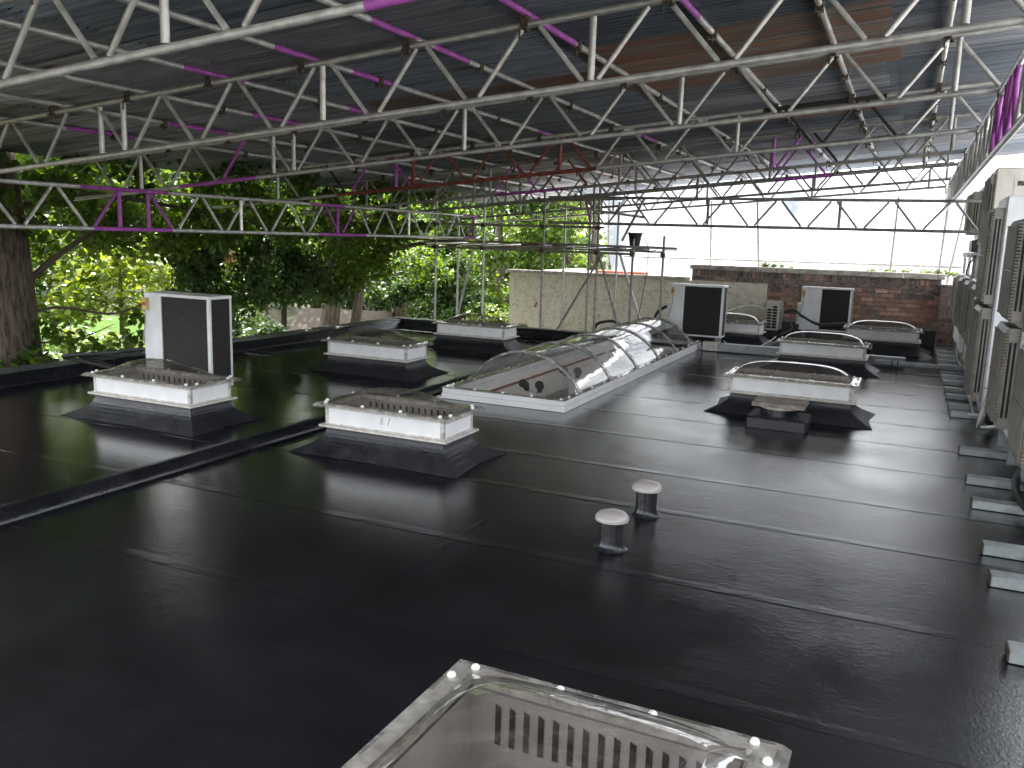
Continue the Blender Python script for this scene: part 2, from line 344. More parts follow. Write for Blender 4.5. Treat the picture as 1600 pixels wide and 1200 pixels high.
# deck: one sheet with openings for the vaulted rooflight
LX0, LX1, LY0, LY1 = -4.80, -3.36, 8.72, 15.35

def deck_mesh():
    mb = MB()
    def q(x0, x1, y0, y1): mb.add([(x0,y0,0),(x1,y0,0),(x1,y1,0),(x0,y1,0)], [(0,1,2,3)])
    q(-9.52, LX0, -2.5, 15.3); q(LX0, LX1, -2.5, LY0); q(LX0, LX1, LY1, 18.98); q(LX1, 1.75, -2.5, 18.98)
    return mb
deck = deck_mesh().build('roof_deck', M_DECK, kind='structure')
# building body below the deck
MB().box(-9.7, 1.7, -2.6, 15.28, gz, -.45).build('building_walls', M_HOUSE, kind='structure')
# felt laps: thin wedges across the deck
def lap(x0, x1, y, wob=.006, seg=26, along='x', hs=1.0):
    mb = MB(); n = seg; v = []; 
    for i in range(n+1):
        t = x0+(x1-x0)*i/n; o = random.uniform(-wob, wob); h = (.0019+random.uniform(-.0008, .0012))*hs
        prof = [(-.012+o, .0006), (-.004+o, h), (.04*hs, .0017*hs), (.08*hs, .0006)]
        for a, z in prof: v.append((t, y+a, z) if along == 'x' else (y+a, t, z))
    f = [(i*4+j, (i+1)*4+j, (i+1)*4+j+1, i*4+j+1) if along == 'x' else (i*4+j+1, (i+1)*4+j+1, (i+1)*4+j, i*4+j) for i in range(n) for j in range(3)]
    mb.add(v, f).build('felt_lap', M_DECK, deck, smooth=False)
for k, y in enumerate([2.2, 3.35, 4.52, 5.74, 6.72, 7.93]):
    lap(-5.0, 1.2, y, seg=50)
for y in [8.98, 10.05, 11.15, 12.25, 13.35, 14.5, 15.6, 16.7, 17.8]:
    lap(-3.22, 1.2, y, seg=30)
for y in [3.4, 4.5, 5.6, 6.75, 7.9, 9.0, 10.1, 11.2, 12.35, 13.5, 14.5]:
    lap(-9.4, -5.31, y, seg=24)
lap(3.6, 6.9, -2.45, along='y', seg=30, hs=.45)

# left kerb: rounded roll across the deck
def extr_y(prof, y0, y1, seg=1, wob=0):
    mb = MB(); n = len(prof); v = []
    for i in range(seg+1):
        y = y0+(y1-y0)*i/seg; dx = random.uniform(-wob, wob); dz = random.uniform(-wob, wob)*.6
        v += [(x+dx, y, z+(dz if z > .01 else 0)) for x, z in prof]
    f = [(i*n+j, i*n+(j+1) % n, (i+1)*n+(j+1) % n, (i+1)*n+j) for i in range(seg) for j in range(n)]
    f = [tuple(reversed(q)) for q in f] + [tuple(range(n)), tuple(range((seg+1)*n-1, seg*n-1, -1))]
    return mb.add(v, f)
extr_y([(-5.06,-.01),(-5.06,.004),(-5.08,.03),(-5.10,.062),(-5.13,.078),(-5.17,.083),(-5.21,.080),(-5.225,.058),(-5.24,.05),(-5.262,.046),(-5.285,.03),(-5.30,.004),(-5.30,-.01)], -2.5, 15.0, 60, .003).build('roof_kerb', M_KERB, smooth=True, kind='structure')
# left and far parapets
def parapet_left():
    p = extr_y([(-9.38,-.01),(-9.38,.005),(-9.42,.04),(-9.44,.12),(-9.46,.14),(-9.76,.155),(-9.80,.15),(-9.82,-.45),(-9.66,-.45)], -2.5, 15.28, 40, .003)
    return p
MB_l = parapet_left().build('parapet_left', M_KERB, smooth=True, kind='structure')
extr_y([(-9.46,.143),(-9.48,.150),(-9.76,.163),(-9.78,.155)], -2.5, 15.28, 1).build('parapet_top_strip', M_EDGE, MB_l)
mb = MB(); pr = [(14.93,-.01),(14.93,.006),(14.97,.05),(14.99,.13),(15.01,.15),(15.24,.16),(15.28,.15),(15.30,-.5)]
for a, b in ((-9.82, -4.95),):
    n = len(pr); mb.add([(a, y, z) for y, z in pr]+[(b, y, z) for y, z in pr], [(j, (j+1) % n, n+(j+1) % n, n+j) for j in range(n)]+[tuple(range(n-1,-1,-1)), tuple(range(n, 2*n))])
pf = mb.build('parapet_far', M_KERB, kind='structure')
MB().box(-9.75, -4.97, 15.02, 15.24, .155, .172).build('parapet_top_strip', M_EDGE, pf)
MB().box(-4.95, -4.87, 14.9, 18.95, -.4, .15).build('parapet_step', M_KERB, kind='structure')
MB().box(1.75, 2.0, -2.5, 18.95, gz, 1.1).build('wall_right', M_BRICKD, kind='structure')

MB().box(2.02, 18, -10, 30, gz, 1.15).build('neighbour_roof', mat('pale_roof_membrane', (.52, .52, .51), .8, var=.1, scale=2), kind='structure')  # added unseen pale slab that bounces daylight up under the roof sheets
# ------------------------------------------------------------------ far wall: bricks, coping, render
WY = 19.0
wall = thing('brick_wall', 'weathered red brick wall with stone coping closing the far end of the roof', 'brick wall', (-1.9, WY, 0))
def W(mb, name, m, par=wall, **k):      # world coords -> local of wall
    mb.v = [(x+1.9, y-WY, z) for x, y, z in mb.v]; return mb.build(name, m, par, **k)
W(MB().box(-4.38, .62, WY+.012, WY+.24, gz, 1.335), 'mortar_core', M_MORT)
W(MB().box(-4.35, .62, WY-.03, WY+.01, -.02, .30), 'felt_upstand', M_FELT)
bw, bh, j = .236, .079, .011
protos = []
def brick_obj(x0, x1, z0, z1, dark):
    mb = MB(); o = random.uniform(-.006, .006); e = random.uniform(.001, .005)
    mb.box(x0+1.9+e, x1+1.9-random.uniform(.0, .004), -.014+o, .03, z0+random.uniform(0, .003), z1-random.uniform(0, .003))
    mb.build('brick', M_BRICKD if dark else M_BRICK, wall)
zt = 1.335
x = -4.36
while x < .60:                                           # soldier course under the coping
    brick_obj(x, x+.078, zt-.135, zt-.012, random.random() < .8); x += .092
ztop = zt-.15
row = 0
while ztop-bh > .30:
    x = (-4.36 if row < 1 else -2.68) - (0.12 if row % 2 else 0)
    lo = -4.36 if row < 1 else -2.68
    while x < .60:
        a = max(x, lo); b = min(x+bw, .61)
        if b-a > .03: brick_obj(a, b, ztop-bh, ztop, (row < 1 and random.random() < .85) or (row < 3 and random.random() < .45) or random.random() < .12)
        x += bw+j
    ztop -= bh+j; row += 1
x = -4.42; k = 0
while x < .66:
    x1 = min(x+.62, .68); W(MB().bbox(x, x1-.006, WY-.07+random.uniform(-.004,.004), WY+.30, 1.337, 1.43+.004*k/2, .012), 'coping_stone', M_COPE); x = x1; k += 1
pier = thing('brick_pier', 'dark sooty brick pier between the wall end and the row of fan units', 'brick pier', (1.2, WY-.2, 0))
for q in range(15):
    x_ = -.56-(.118 if q % 2 else 0)
    while x_ < .54:
        a_, b_ = max(x_, -.56), min(x_+.236, .54)
        if b_-a_ > .03: MB().box(a_, b_, -.02+random.uniform(-.004, .004), .2, .004+q*.083, .079+q*.083).build('brick', M_BRICKD, pier)
        x_ += .247
MB().box(-.585, .54, -.008, .21, -.01, 1.24).build('mortar_core', M_MORT, pier)
rw = thing('rendered_wall', 'low cream pebbledash wall veined with climber stems, behind the scaffold poles', 'wall', (-6.6, WY, 0))
def W2(mb, name, m, **k):
    mb.v = [(x+6.6, y-WY, z) for x, y, z in mb.v]; return mb.build(name, m, rw, **k)
W2(MB().box(-8.86, -4.384, WY-.02, WY+.22, gz, 1.06), 'render_face', M_REND)
W2(MB().box(-4.382, -2.72, WY-.03, WY-.005, .05, 1.085), 'render_patch', M_REND)
x = -8.95
while x < -4.45:
    x1 = min(x+.75, -4.42); W2(MB().bbox(x, x1-.008, WY-.08, WY+.28, 1.062, 1.13+.008*(x+8.9)/2, .01), 'coping_stone', M_COPE); x = x1
W2(MB().box(-8.92, -8.70, WY+.22, WY+5.0, gz, 1.06), 'return_wall', M_REND)
W2(MB().tube((-8.17,WY-.03,.25),(-8.1,WY-.05,.37),.02,6), 'rust_stain_bracket', M_TERR)
# the flat roof behind that wall
MB().box(-8.7, .6, WY+.24, WY+9, gz, 1.0).build('far_flat_roof', mat('far_roof_membrane', (.55, .56, .57), .7, var=.1), kind='structure')
MB().box(-6.95, -5.75, 19.9, 20.3, 1.002, 1.17).build('terracotta_ridge_block', M_TERR, label='low terracotta red block lying on the flat roof behind the cream wall', cat='block')
mossy = MB()
# climber + moss stuff built later

# ------------------------------------------------------------------ lattice beams (ladder beams)
def tube_part(name, m, par, p0, p1, r=.0242, n=10, org=(0,0,0)):
    o = Vector(org); mb = MB().tube(Vector(p0)-o, Vector(p1)-o, r, n); return mb.build(name, m, par, smooth=True)
HB = .46
def lattice(name, label, A, B, posts, nodes, purple=(), red=(), dark=(), base=M_GALV, group='lattice beams carrying the temporary roof', sleeves=(), clamps=()):
    """A,B: bottom chord end points (world). posts, nodes: distances along from A. nodes = centre of each V at the bottom chord."""
    A = Vector(A); B = Vector(B); L = (B-A).length; d = (B-A).normalized(); upv = Vector((0,0,1))
    t = thing(name, label, 'lattice beam', A, group)
    org = A
    def P(s, top): return A + d*s + (upv*HB if top else Vector((0,0,0)))
    def col(s, default=base):
        for a, b in purple:
            if a <= s <= b: return M_PURP
        for a, b in red:
            if a <= s <= b: return M_RED
        for a, b in dark:
            if a <= s <= b: return M_BLKP
        return default
    # chords broken into runs of one colour
    for top in (0, 1):
        cuts = sorted(set([0, L]+[q for (a, b, w_) in sleeves if w_ == top for q in (max(a, 0), min(b, L))]))
        for a, b in zip(cuts, cuts[1:]):
            mid = (a+b)/2; mm = base
            for sa, sb, w_ in sleeves:
                if w_ == top and sa <= mid <= sb: mm = col(mid, M_PURP) if col(mid) is not base else M_PURP
            tube_part('chord', mm, t, P(a, top), P(b, top), .0242, 12, org)
    zb = .026
    for s in posts:
        if 0 < s < L: tube_part('post', col(s), t, P(s, 0)+upv*zb, P(s, 1)-upv*zb, .0242, 10, org)
    for i, s in enumerate(nodes):
        for sg in (-1, 1):
            s0 = s+sg*.055; s1 = s+sg*.385
            if 0 < s0 < L and 0 < s1 < L: tube_part('brace', col((s0+s1)/2), t, P(s0, 0)+upv*zb, P(s1, 1)-upv*zb, .0175, 8, org)
    for s in clamps:
        mb = MB(); q = P(s, 1)-org
        mb.box(q.x-.028, q.x+.028, q.y-.034, q.y+.034, q.z-.032, q.z+.06); mb.tube(q+Vector((-.02,-.05,-.02)), q+Vector((-.02,-.05,-.10)), .008, 6); mb.tube(q+Vector((.02,-.04,-.05)), q+Vector((.05,-.06,-.05)), .012, 6)
        mb.build('coupler', M_CLAMP, t)
    return t
a0, sl = 3.127, .09
def zb_(x): return a0+sl*x
PURL = [-8.35, -7.4, -6.42, -5.47, -4.5, -3.53, -2.58, -1.57, -.76, .10]
def roof_beam(Y, label, off=0., **k):
    XL, XR = -10.1, .62
    A = (XL, Y, zb_(XL)); B = (XR, Y, zb_(XR)); c = 1/math.cos(math.atan(sl))
    posts = [(p+off-XL)*c for p in (.15, -2.08, -4.31, -6.5, -6.79, -8.9)]
    nodes = [(p+off-XL)*c for p in (.52, -.315, -1.175, -2.085, -2.985, -3.84, -4.775, -5.63, -6.495 if off else -6.43, -7.61, -8.45, -9.3)]
    nodes = [s for s in nodes]
    posts2 = [s for s in posts]
    cl = [(p-XL)*c for p in PURL]
    return lattice('lattice_beam', label, A, B, posts2, nodes, clamps=cl, **k)
ox = lambda x: (x+10.1)*1.004
roof_beam(3.406, 'nearest sloping lattice beam, only its lower chord and purple length showing at the top left', off=.72, sleeves=[(ox(-2.35), ox(-1.1), 0)])
roof_beam(5.655, 'second sloping lattice beam, the long pale one crossing the whole photo', off=0)
roof_beam(7.936, 'third sloping lattice beam with a purple end post at its left part', off=.04, purple=[(ox(-7.6), ox(-7.05))], sleeves=[(ox(-8.2), ox(-7.0), 0)])
roof_beam(10.43, 'fourth sloping lattice beam, red and purple painted left half', off=.1, purple=[(ox(-7.6), ox(-6.4))], red=[(ox(-6.4), ox(-3.6))], dark=[(ox(-8.4), ox(-7.65)), (ox(-1.75), ox(-.3))], sleeves=[(ox(-7.7), ox(-3.7), 0), (ox(-1.7), ox(-.4), 1)])
roof_beam(12.63, 'fifth sloping lattice beam, dark with a few red and purple braces', off=.2, purple=[(ox(-6.2), ox(-5.6)), (ox(-2), ox(-1.5))], red=[(ox(-5.5), ox(-4.6))], dark=[(ox(-1.6), ox(-.9))], sleeves=[(ox(-6.2), ox(-5.0), 0)], base=M_DARKT)
roof_beam(14.474, 'sixth sloping lattice beam, dark with purple braces over the far rooflights', off=-.1, purple=[(ox(-2.1), ox(-1.2))], sleeves=[(ox(-2.1), ox(-1.2), 0)], base=M_DARKT)
roof_beam(17.375, 'seventh sloping lattice beam, seen against the white sheeting', off=.3, base=M_DARKT)
roof_beam(19.451, 'farthest sloping lattice beam, at the far edge of the roof sheets', off=.05, base=M_DARKT)
# the level beams
lattice('lattice_beam', 'level lattice beam with bright purple sections along the left roof edge', (-8.5, 2.4, 1.85), (-8.5, 16.42, 1.86),
        [s-2.4 for s in (3.0, 5.2, 7.28, 7.70, 9.3, 11.52, 13.7, 16.3)], [s-2.4 for s in (2.6, 3.45, 4.3, 5.15, 6.02, 6.87, 8.12, 8.98, 9.87, 10.73, 11.6, 12.5, 13.3, 14.2, 15.1, 15.95)],
        purple=[(4.62, 5.62), (8.6, 9.6), (13.5, 14.1)], sleeves=[(4.5, 5.65, 0), (4.35, 5.6, 1), (8.6, 9.9, 0), (8.4, 9.3, 1), (13.4, 14.1, 0), (13.4, 14.1, 1)],
        base=M_GALVB, group='level lattice beams')
lattice('lattice_beam', 'dark level lattice beam spanning in front of the white sheeting', (-6.2, 14.9, 2.2), (1.15, 14.9, 2.2),
        [.9, 2.97, 5.1, 7.2], [1.15+.86*i-.02 for i in range(8)], base=M_DARKT, group='level lattice beams')
lattice('lattice_beam', 'steep receding aluminium lattice beam above the condensers on the right', (.53, 1.0, 2.69), (.53, 21.4, 2.70),
        [.6+1.1*i for i in range(19)], [.35+.62*i+.2 for i in range(33)], purple=[(5.6, 7.2)], base=M_GALVB, group='level lattice beams',
        clamps=[y-1.0 for y in (5.7, 8, 10.5, 12.7, 14.5, 17.4, 19.5)])

# ------------------------------------------------------------------ corrugated roof
roof = thing('temporary_roof', 'corrugated metal sheet roof on purlin tubes, covering everything', 'roof', (0, 0, 3.6))
zs0 = a0+HB+.05+.028
def zs(x): return zs0+sl*x - 3.6
def sheet_mesh(w_, l_):
    nw = 10; seg = 5; v = []; f = []; n = nw*seg
    for i in range(n+1):
        y = w_*i/n; z = .013*math.sin(2*PI*i/seg)
        v += [(0, y, z), (l_/2, y, z-.004), (l_, y, z)]
    for i in range(n): f += [(i*3, i*3+1, i*3+4, i*3+3), (i*3+1, i*3+2, i*3+5, i*3+4)]
    me = bpy.data.meshes.new('roof_sheet'); me.from_pydata(v, [], f); me.polygons.foreach_set('use_smooth', [True]*len(f)); return me
sm = [sheet_mesh(.80, 2.62) for _ in M_SH]
for me_, m_ in zip(sm, M_SH): me_.materials.append(m_)
cols_x = [-10.4, -7.9, -5.4, -2.9, -.4]
for iy in range(27):
    y = .3+iy*.735
    for ix, x in enumerate(cols_x):
        r = random.random(); k = 0 if r < .52 else 1 if r < .88 else 2 if r < .92 else 0
        if (ix, iy) in ((3, 9), (3, 10), (2, 10), (3, 11), (4, 7), (3, 15)): k = 3
        if (ix, iy) in ((4, 5), (4, 6), (4, 8), (3, 13)): k = 2
        o = bpy.data.objects.new('roof_sheet', sm[k]); COL.objects.link(o); o.parent = roof
        o.location = (x+random.uniform(-.03, .03), y+random.uniform(-.02, .02), zs(x)+.034+.006*(ix)+(iy % 2)*.004)
        o.rotation_euler = (0, -math.atan(sl)+random.uniform(-.003, .003), random.uniform(-.006, .006))
for i, x in enumerate(PURL):
    z = zs(x); y0, y1 = .3, 20.1
    bands = {2: [(7.2, 8.0)], 3: [(5.35, 6.05), (7.6, 8.3)], 4: [(5.3, 5.9), (6.3, 7.0), (10.3, 10.8)], 5: [(5.15, 5.75), (6.0, 6.6), (11.6, 12.5)], 6: [(5.2, 6.6)], 7: [(4.9, 6.45), (14, 14.6)], 8: [(5.7, 6.35)], 1: [(7.0, 7.9)], 0: [(6.5, 7.4)]}.get(i, [])
    cuts = sorted([y0, y1]+[q for b in bands for q in b])
    for k, (a, b) in enumerate(zip(cuts, cuts[1:])):
        inb = any(p <= (a+b)/2 <= q for p, q in bands)
        tube_part('purlin', M_PURP if inb else M_GALV, roof, (x, a, z), (x, b, z), .0242, 10)
    for yb in (6.9, 9.2, 11.6, 13.6, 16.2):
        mb = MB(); yb += random.uniform(-.3, .3)
        mb.box(x-.03, x+.03, yb-.03, yb+.03, z-.035, z+.03); mb.tube((x, yb, z-.03), (x, yb, z-.085), .008, 6); mb.tube((x+.03, yb+.02, z-.05), (x-.03, yb-.02, z-.05), .01, 6)
        mb.build('purlin_clip', M_CLAMP, roof)

# ------------------------------------------------------------------ rooflights
def bell(u, v_, e): return (1-abs(u)**e)*(1-abs(v_)**e)
def rooflight(label, X1, Y0, wd, dp, zf=.22, zr=.435, e=2.2, hd=.15, mossy=False, slots=True, name='rooflight', nb=3, skirt=.19, skirt_m=None):
    """X1,Y0: front right corner of the lower flange; wd,dp its size"""
    cx, cyy = X1-wd/2, Y0+dp/2; t = thing(name, label, 'rooflight', (cx, cyy, 0), 'dome rooflights on the roof')
    hx, hy = wd/2, dp/2
    # skirt: concave felt cove
    n = 7; v = []; f = []
    for i in range(n+1):
        s = i/n; out = skirt*(1-s)**2.6; z = .004+(zf-.008)*s**.9
        a, b = hx-.05+out, hy-.05+out
        # corners drawn out into points at the foot
        k = .06*(1-s)**3
        v += [(-a-k, -b-k*.6, z), (0, -b, z), (a+k, -b-k*.6, z), (a, 0, z), (a+k, b+k*.6, z), (0, b, z), (-a-k, b+k*.6, z), (-a, 0, z)]
    for i in range(n):
        for j_ in range(8): f.append((i*8+j_, i*8+(j_+1) % 8, (i+1)*8+(j_+1) % 8, (i+1)*8+j_))
    MB().add(v, f).build('felt_skirt', M_FELT, t)
    # lower flange frame
    def frame(name, m, ax, ay, wdt, z0, z1, bev=0):
        mb = MB(); mb.box(-ax, ax, -ay, -ay+wdt, z0, z1); mb.box(-ax, ax, ay-wdt, ay, z0, z1)
        mb.box(-ax, -ax+wdt, -ay+wdt, ay-wdt, z0, z1); mb.box(ax-wdt, ax, -ay+wdt, ay-wdt, z0, z1); return mb.build(name, m, t)
    frame('base_flange', M_FLANGE, hx, hy, .085, zf, zf+.018)
    bx_, by_ = hx-.045, hy-.045
    z0, z1 = zf+.018, zr-.03
    for (ax, ay, bx2, by2) in ((-bx_+.02, -by_, bx_-.02, -by_+.014), (-bx_+.02, by_-.014, bx_-.02, by_), (-bx_, -by_+.02, -bx_+.014, by_-.02), (bx_-.014, -by_+.02, bx_, by_-.02)):
        MB().box(ax, bx2, ay, by2, z0, z1).build('upstand_panel', M_WHITE, t)
    for sx in (-1, 1):
        for sy in (-1, 1):
            MB().box(*sorted((sx*(bx_+.003), sx*(bx_-.03))), *sorted((sy*(by_+.003), sy*(by_-.03))), z0-.002, z1+.002).build('corner_trim', M_TRIM, t)
    frame('base_bead', M_TRIM, bx_+.008, by_+.008, .02, z0-.0005, z0+.012)
    frame('head_rail', M_TRIM, bx_+.012, by_+.012, .045, z1, zr-.006)
    # inner lining and bottom panel
    mb = MB(); ix, iy = bx_-.045, by_-.045; zi = .05
    mb.add([(-ix,-iy,zi),(ix,-iy,zi),(ix,iy,zi),(-ix,iy,zi),(-ix,-iy,z1),(ix,-iy,z1),(ix,iy,z1),(-ix,iy,z1)], [(0,1,2,3),(0,4,5,1),(1,5,6,2),(2,6,7,3),(3,7,4,0)])
    mb.build('inner_lining', M_INNER, t)
    if slots:
        ns = 15; sw = (2*ix-.12)/ns; hs = (zr-zi)*.42
        base = MB().add([(-.009, 0, -hs*.5), (.009, 0, -hs*.5), (.009, 0, hs*.4), (.004, 0, hs*.5), (-.004, 0, hs*.5), (-.009, 0, hs*.4)], [(0,1,2,3,4,5)])
        base.add([(-.011, .001, -hs*.54), (.011, .001, -hs*.54), (.011, .001, hs*.46), (-.011, .001, hs*.54)], [(0,1,2,3)])
        o = None
        for i in range(ns):
            x_ = -ix+.09+sw*i+sw/2*.5; lc = (x_, iy-.004, zr-.14)
            if o is None: o = base.build('vent_slot', M_SLOT, t, loc=lc)
            else: inst(o, 'vent_slot', t, lc)
    # clear rim with drip lip
    rx, ry = hx+.035, hy+.035
    mb = MB(); iw = .10
    def ring(a, b, z): return [(-a,-b,z),(a,-b,z),(a,b,z),(-a,b,z)]
    vv = ring(rx-iw, ry-iw, zr+.004)+ring(rx-.03, ry-.03, zr)+ring(rx-.02, ry-.02, zr)+ring(rx+.006, ry+.006, zr-.030)
    ff = [(r*4+q, r*4+(q+1) % 4, (r+1)*4+(q+1) % 4, (r+1)*4+q) for r in range(3) for q in range(4)]
    ff = [tuple(reversed(q)) for q in ff]
    mb.add(vv, ff).build('clear_rim', M_RIM, t)
    frame('rim_gasket', M_FLANGE, rx-.035, ry-.035, .05, zr-.0055, zr-.0015)
    # dome
    nx, ny = 28, 18; a, b = rx-iw, ry-iw; v = []
    for i in range(nx+1):
        for k in range(ny+1):
            u = -1+2*i/nx; w_ = -1+2*k/ny; zz = hd*((1-abs(u)**e)*(1-abs(w_)**(e*.8)))**(.62 if e > 3 else .85)
            v.append((u*a, w_*b, zr+.0045+zz))
    f = [(i*(ny+1)+k, (i+1)*(ny+1)+k, (i+1)*(ny+1)+k+1, i*(ny+1)+k+1) for i in range(nx) for k in range(ny)]
    MB().add(v, f).build('dome', M_DOMEM if mossy else M_DOME, t, smooth=True)
    # screw caps
    pr_ = [(.016, 0), (.0155, .008), (.011, .014), (.004, .017)]
    spots = [(-a+2*a*i/nb, s*(ry-.055)) for i in range(nb+1) for s in (-1, 1)] + [(s*(rx-.05), q*(b-.04)) for s in (-1, 1) for q in (-1, 1)]
    o = None
    for px, py in spots:
        if o is None: o = MB().lathe((0,0,0), pr_, 10).build('screw_cap', M_CAP, t, smooth=True, loc=(px, py, zr+.001))
        else: inst(o, 'screw_cap', t, (px, py, zr+.001))
    return t
rN = rooflight('large clear-domed rooflight in the near foreground, cut by the bottom edge', -.22, 1.36, 1.10, 1.16, zf=.19, zr=.385, e=3.2, hd=.15, nb=3, skirt=.14)
# round pads seen on the bottom panel of the nearest one
for px, py in ((-.10, .33), (.03, .38), (.2, .3), (-.3, .1)):
    MB().lathe((px, py, .0515), [(.028, 0), (.028, .006), (.016, .006), (.015, .001)], 14).build('fixing_washer', M_TRIM, rN)
rooflight('white rooflight with slotted inside, in front of the left grey-black condenser', -5.99, 5.82, 1.38, .62, e=2.0, hd=.16)
rM = rooflight('white rooflight with pen marks on its side, beside the black kerb at centre left', -3.28, 5.88, 1.27, .60, e=2.0, hd=.14)
for x0, x1 in ((-.02, -.015), (.0, -.004), (.055, .07)):
    rM_ = MB().tube((x0, -.2565, .30), (x1, -.2565, .36), .0014, 5).build('pen_mark', M_SLOT, rM)
rooflight('mossy domed rooflight on the left roof, between the left condenser and the white vaulted rooflight', -5.90, 9.50, 1.36, .62, e=1.9, hd=.16, mossy=True, slots=False)
rooflight('farthest rooflight on the left, in front of the far parapet and scaffold poles', -5.95, 12.62, 1.36, .60, e=1.9, hd=.16, mossy=True, slots=False)
rooflight('bright domed rooflight on the right behind the slab-topped square vent', -.38, 9.78, 1.40, .62, e=3.6, hd=.15, slots=False)
rooflight('domed rooflight on the right just in front of the grey trunking', -.43, 13.80, 1.34, .62, e=3.6, hd=.15, slots=False)
rooflight('far right rooflight nearest the brick wall and the row of grey fan units', .34, 17.05, 1.34, .62, e=3.6, hd=.15, slots=False, skirt=.2)
rooflight('far rooflight half hidden behind the middle condenser', -2.42, 16.55, 1.34, .62, e=3.6, hd=.15, slots=False, skirt=.2)

# ------------------------------------------------------------------ vaulted rooflight
lan = thing('vaulted_rooflight', 'long clear barrel-vaulted rooflight on a white frame in the middle of the roof', 'rooflight', (-4.08, 12.0, 0))
def LN(mb, name, m, par=None, **k):
    mb.v = [(x+4.08, y-12.0, z) for x, y, z in mb.v]; return mb.build(name, m, par or lan, **k)
def rect_frame(x0, x1, y0, y1, wx, z0, z1):
    mb = MB(); mb.box(x0, x1, y0, y0+wx, z0, z1); mb.box(x0, x1, y1-wx, y1, z0, z1); mb.box(x0, x0+wx, y0+wx, y1-wx, z0, z1); mb.box(x1-wx, x1, y0+wx, y1-wx, z0, z1); return mb
lx0, lx1, ly0, ly1 = -4.86, -3.30, 8.60, 15.45
LN(rect_frame(lx0, lx1, ly0, ly1, .11, .004, .065), 'lower_frame', M_WHITE)
LN(rect_frame(lx0+.015, lx1-.015, ly0+.015, ly1-.015, .085, .065, .072), 'frame_joint', M_TRIM)
LN(rect_frame(lx0+.008, lx1-.008, ly0+.008, ly1-.008, .10, .072, .125), 'upper_frame', M_WHITE)
LN(rect_frame(lx0+.03, lx1-.03, ly0+.03, ly1-.03, .075, .125, .132), 'gasket_strip', M_FLANGE)
LN(rect_frame(lx0-.005, lx1+.005, ly0-.005, ly1+.005, .085, .1335, .140), 'clear_rim', M_RIM)
mb = MB(); x0, x1, y0, y1 = LX0+.01, LX1-.01, LY0+.01, LY1-.01
zz = -.62
mb.add([(x0,y0,zz),(x1,y0,zz),(x1,y1,zz),(x0,y1,zz),(x0,y0,.06),(x1,y0,.06),(x1,y1,.06),(x0,y1,.06)], [(0,1,2,3),(0,4,5,1),(1,5,6,2),(2,6,7,3),(3,7,4,0)])
LN(mb, 'shaft_lining', M_CREAMIN)
LN(MB().box(x0, x0+.02, y0, y1, -.10, -.07), 'brown_bead', mat('brown_bead', (.25, .1, .06), .6))
# vault profile
vx0, vx1, vz, vh = lx0+.075, lx1-.075, .141, .40
def prof(s, k=1.0, lift=0):
    """s 0..1 across; circular-ish arch"""
    u = 2*s-1; z = vz+(vh*k)*(1-abs(u)**2.15)**.86+lift; return (vx0+(vx1-vx0)*s, z)
hoops = [9.24, 10.40, 11.58, 12.74, 13.82, 14.90]
NS = 24
def shell(ya, yb, ka, kb, ny=1, fn=None):
    mb = MB(); v = []
    for i in range(ny+1):
        t = i/ny; y = ya+(yb-ya)*t; k = (ka+(kb-ka)*t) if fn is None else fn(t)
        for s in range(NS+1): x, z = prof(s/NS, k); v.append((x, y, z))
    f = [(i*(NS+1)+s, (i+1)*(NS+1)+s, (i+1)*(NS+1)+s+1, i*(NS+1)+s+1) for i in range(ny) for s in range(NS)]
    return mb.add(v, f)
LN(shell(ly0+.075, hoops[0], 0, 1, 12, lambda t: (math.sin(t*PI/2))**1.15 if t > 0 else 0), 'vault_end', M_VAULT, smooth=True)
for a, b in zip(hoops, hoops[1:]): LN(shell(a+.01, b-.01, 1, 1, 2), 'vault_panel', M_VAULT, smooth=True)
LN(shell(hoops[-1], ly1-.075, 1, 0, 12, lambda t: (math.cos(t*PI/2))**1.15 if t < 1 else 0), 'vault_end', M_VAULT, smooth=True)
for h in hoops:
    pts = [(prof(s/NS, 1, .008)[0], h, prof(s/NS, 1, .008)[1]) for s in range(NS+1)]
    for dy in (-.028, .028):
        LN(MB().path([(x, y+dy, z) for x, y, z in pts], .015, 6), 'glazing_rib', M_RIB, smooth=True)
    mb = MB(); v = []
    for x, y, z in pts: v += [(x, y-.03, z+.005), (x, y+.03, z+.005)]
    mb.add(v, [(2*i, 2*i+2, 2*i+3, 2*i+1) for i in range(NS)]); LN(mb, 'rib_cover', M_RIB, smooth=True)
    for x in (vx0, vx1):
        LN(MB().box(x-.035, x+.035, h-.03, h+.03, .14, .165), 'rib_foot', M_FLANGE)
pr_ = [(.016, 0), (.0155, .008), (.011, .014), (.004, .017)]
for i in range(5):
    for y in (ly0+.04, ly1-.04): LN(MB().lathe((lx0+.06+i*(lx1-lx0-.12)/4, y, .1402), pr_, 10), 'screw_cap', M_CAP, smooth=True)
for h0, h1 in zip([8.65]+hoops, hoops+[15.4]):
    for x in (lx0+.035, lx1-.035):
        for q in (.3, .7): LN(MB().lathe((x, h0+(h1-h0)*q, .1402), pr_, 8), 'screw_cap', M_CAP, smooth=True)
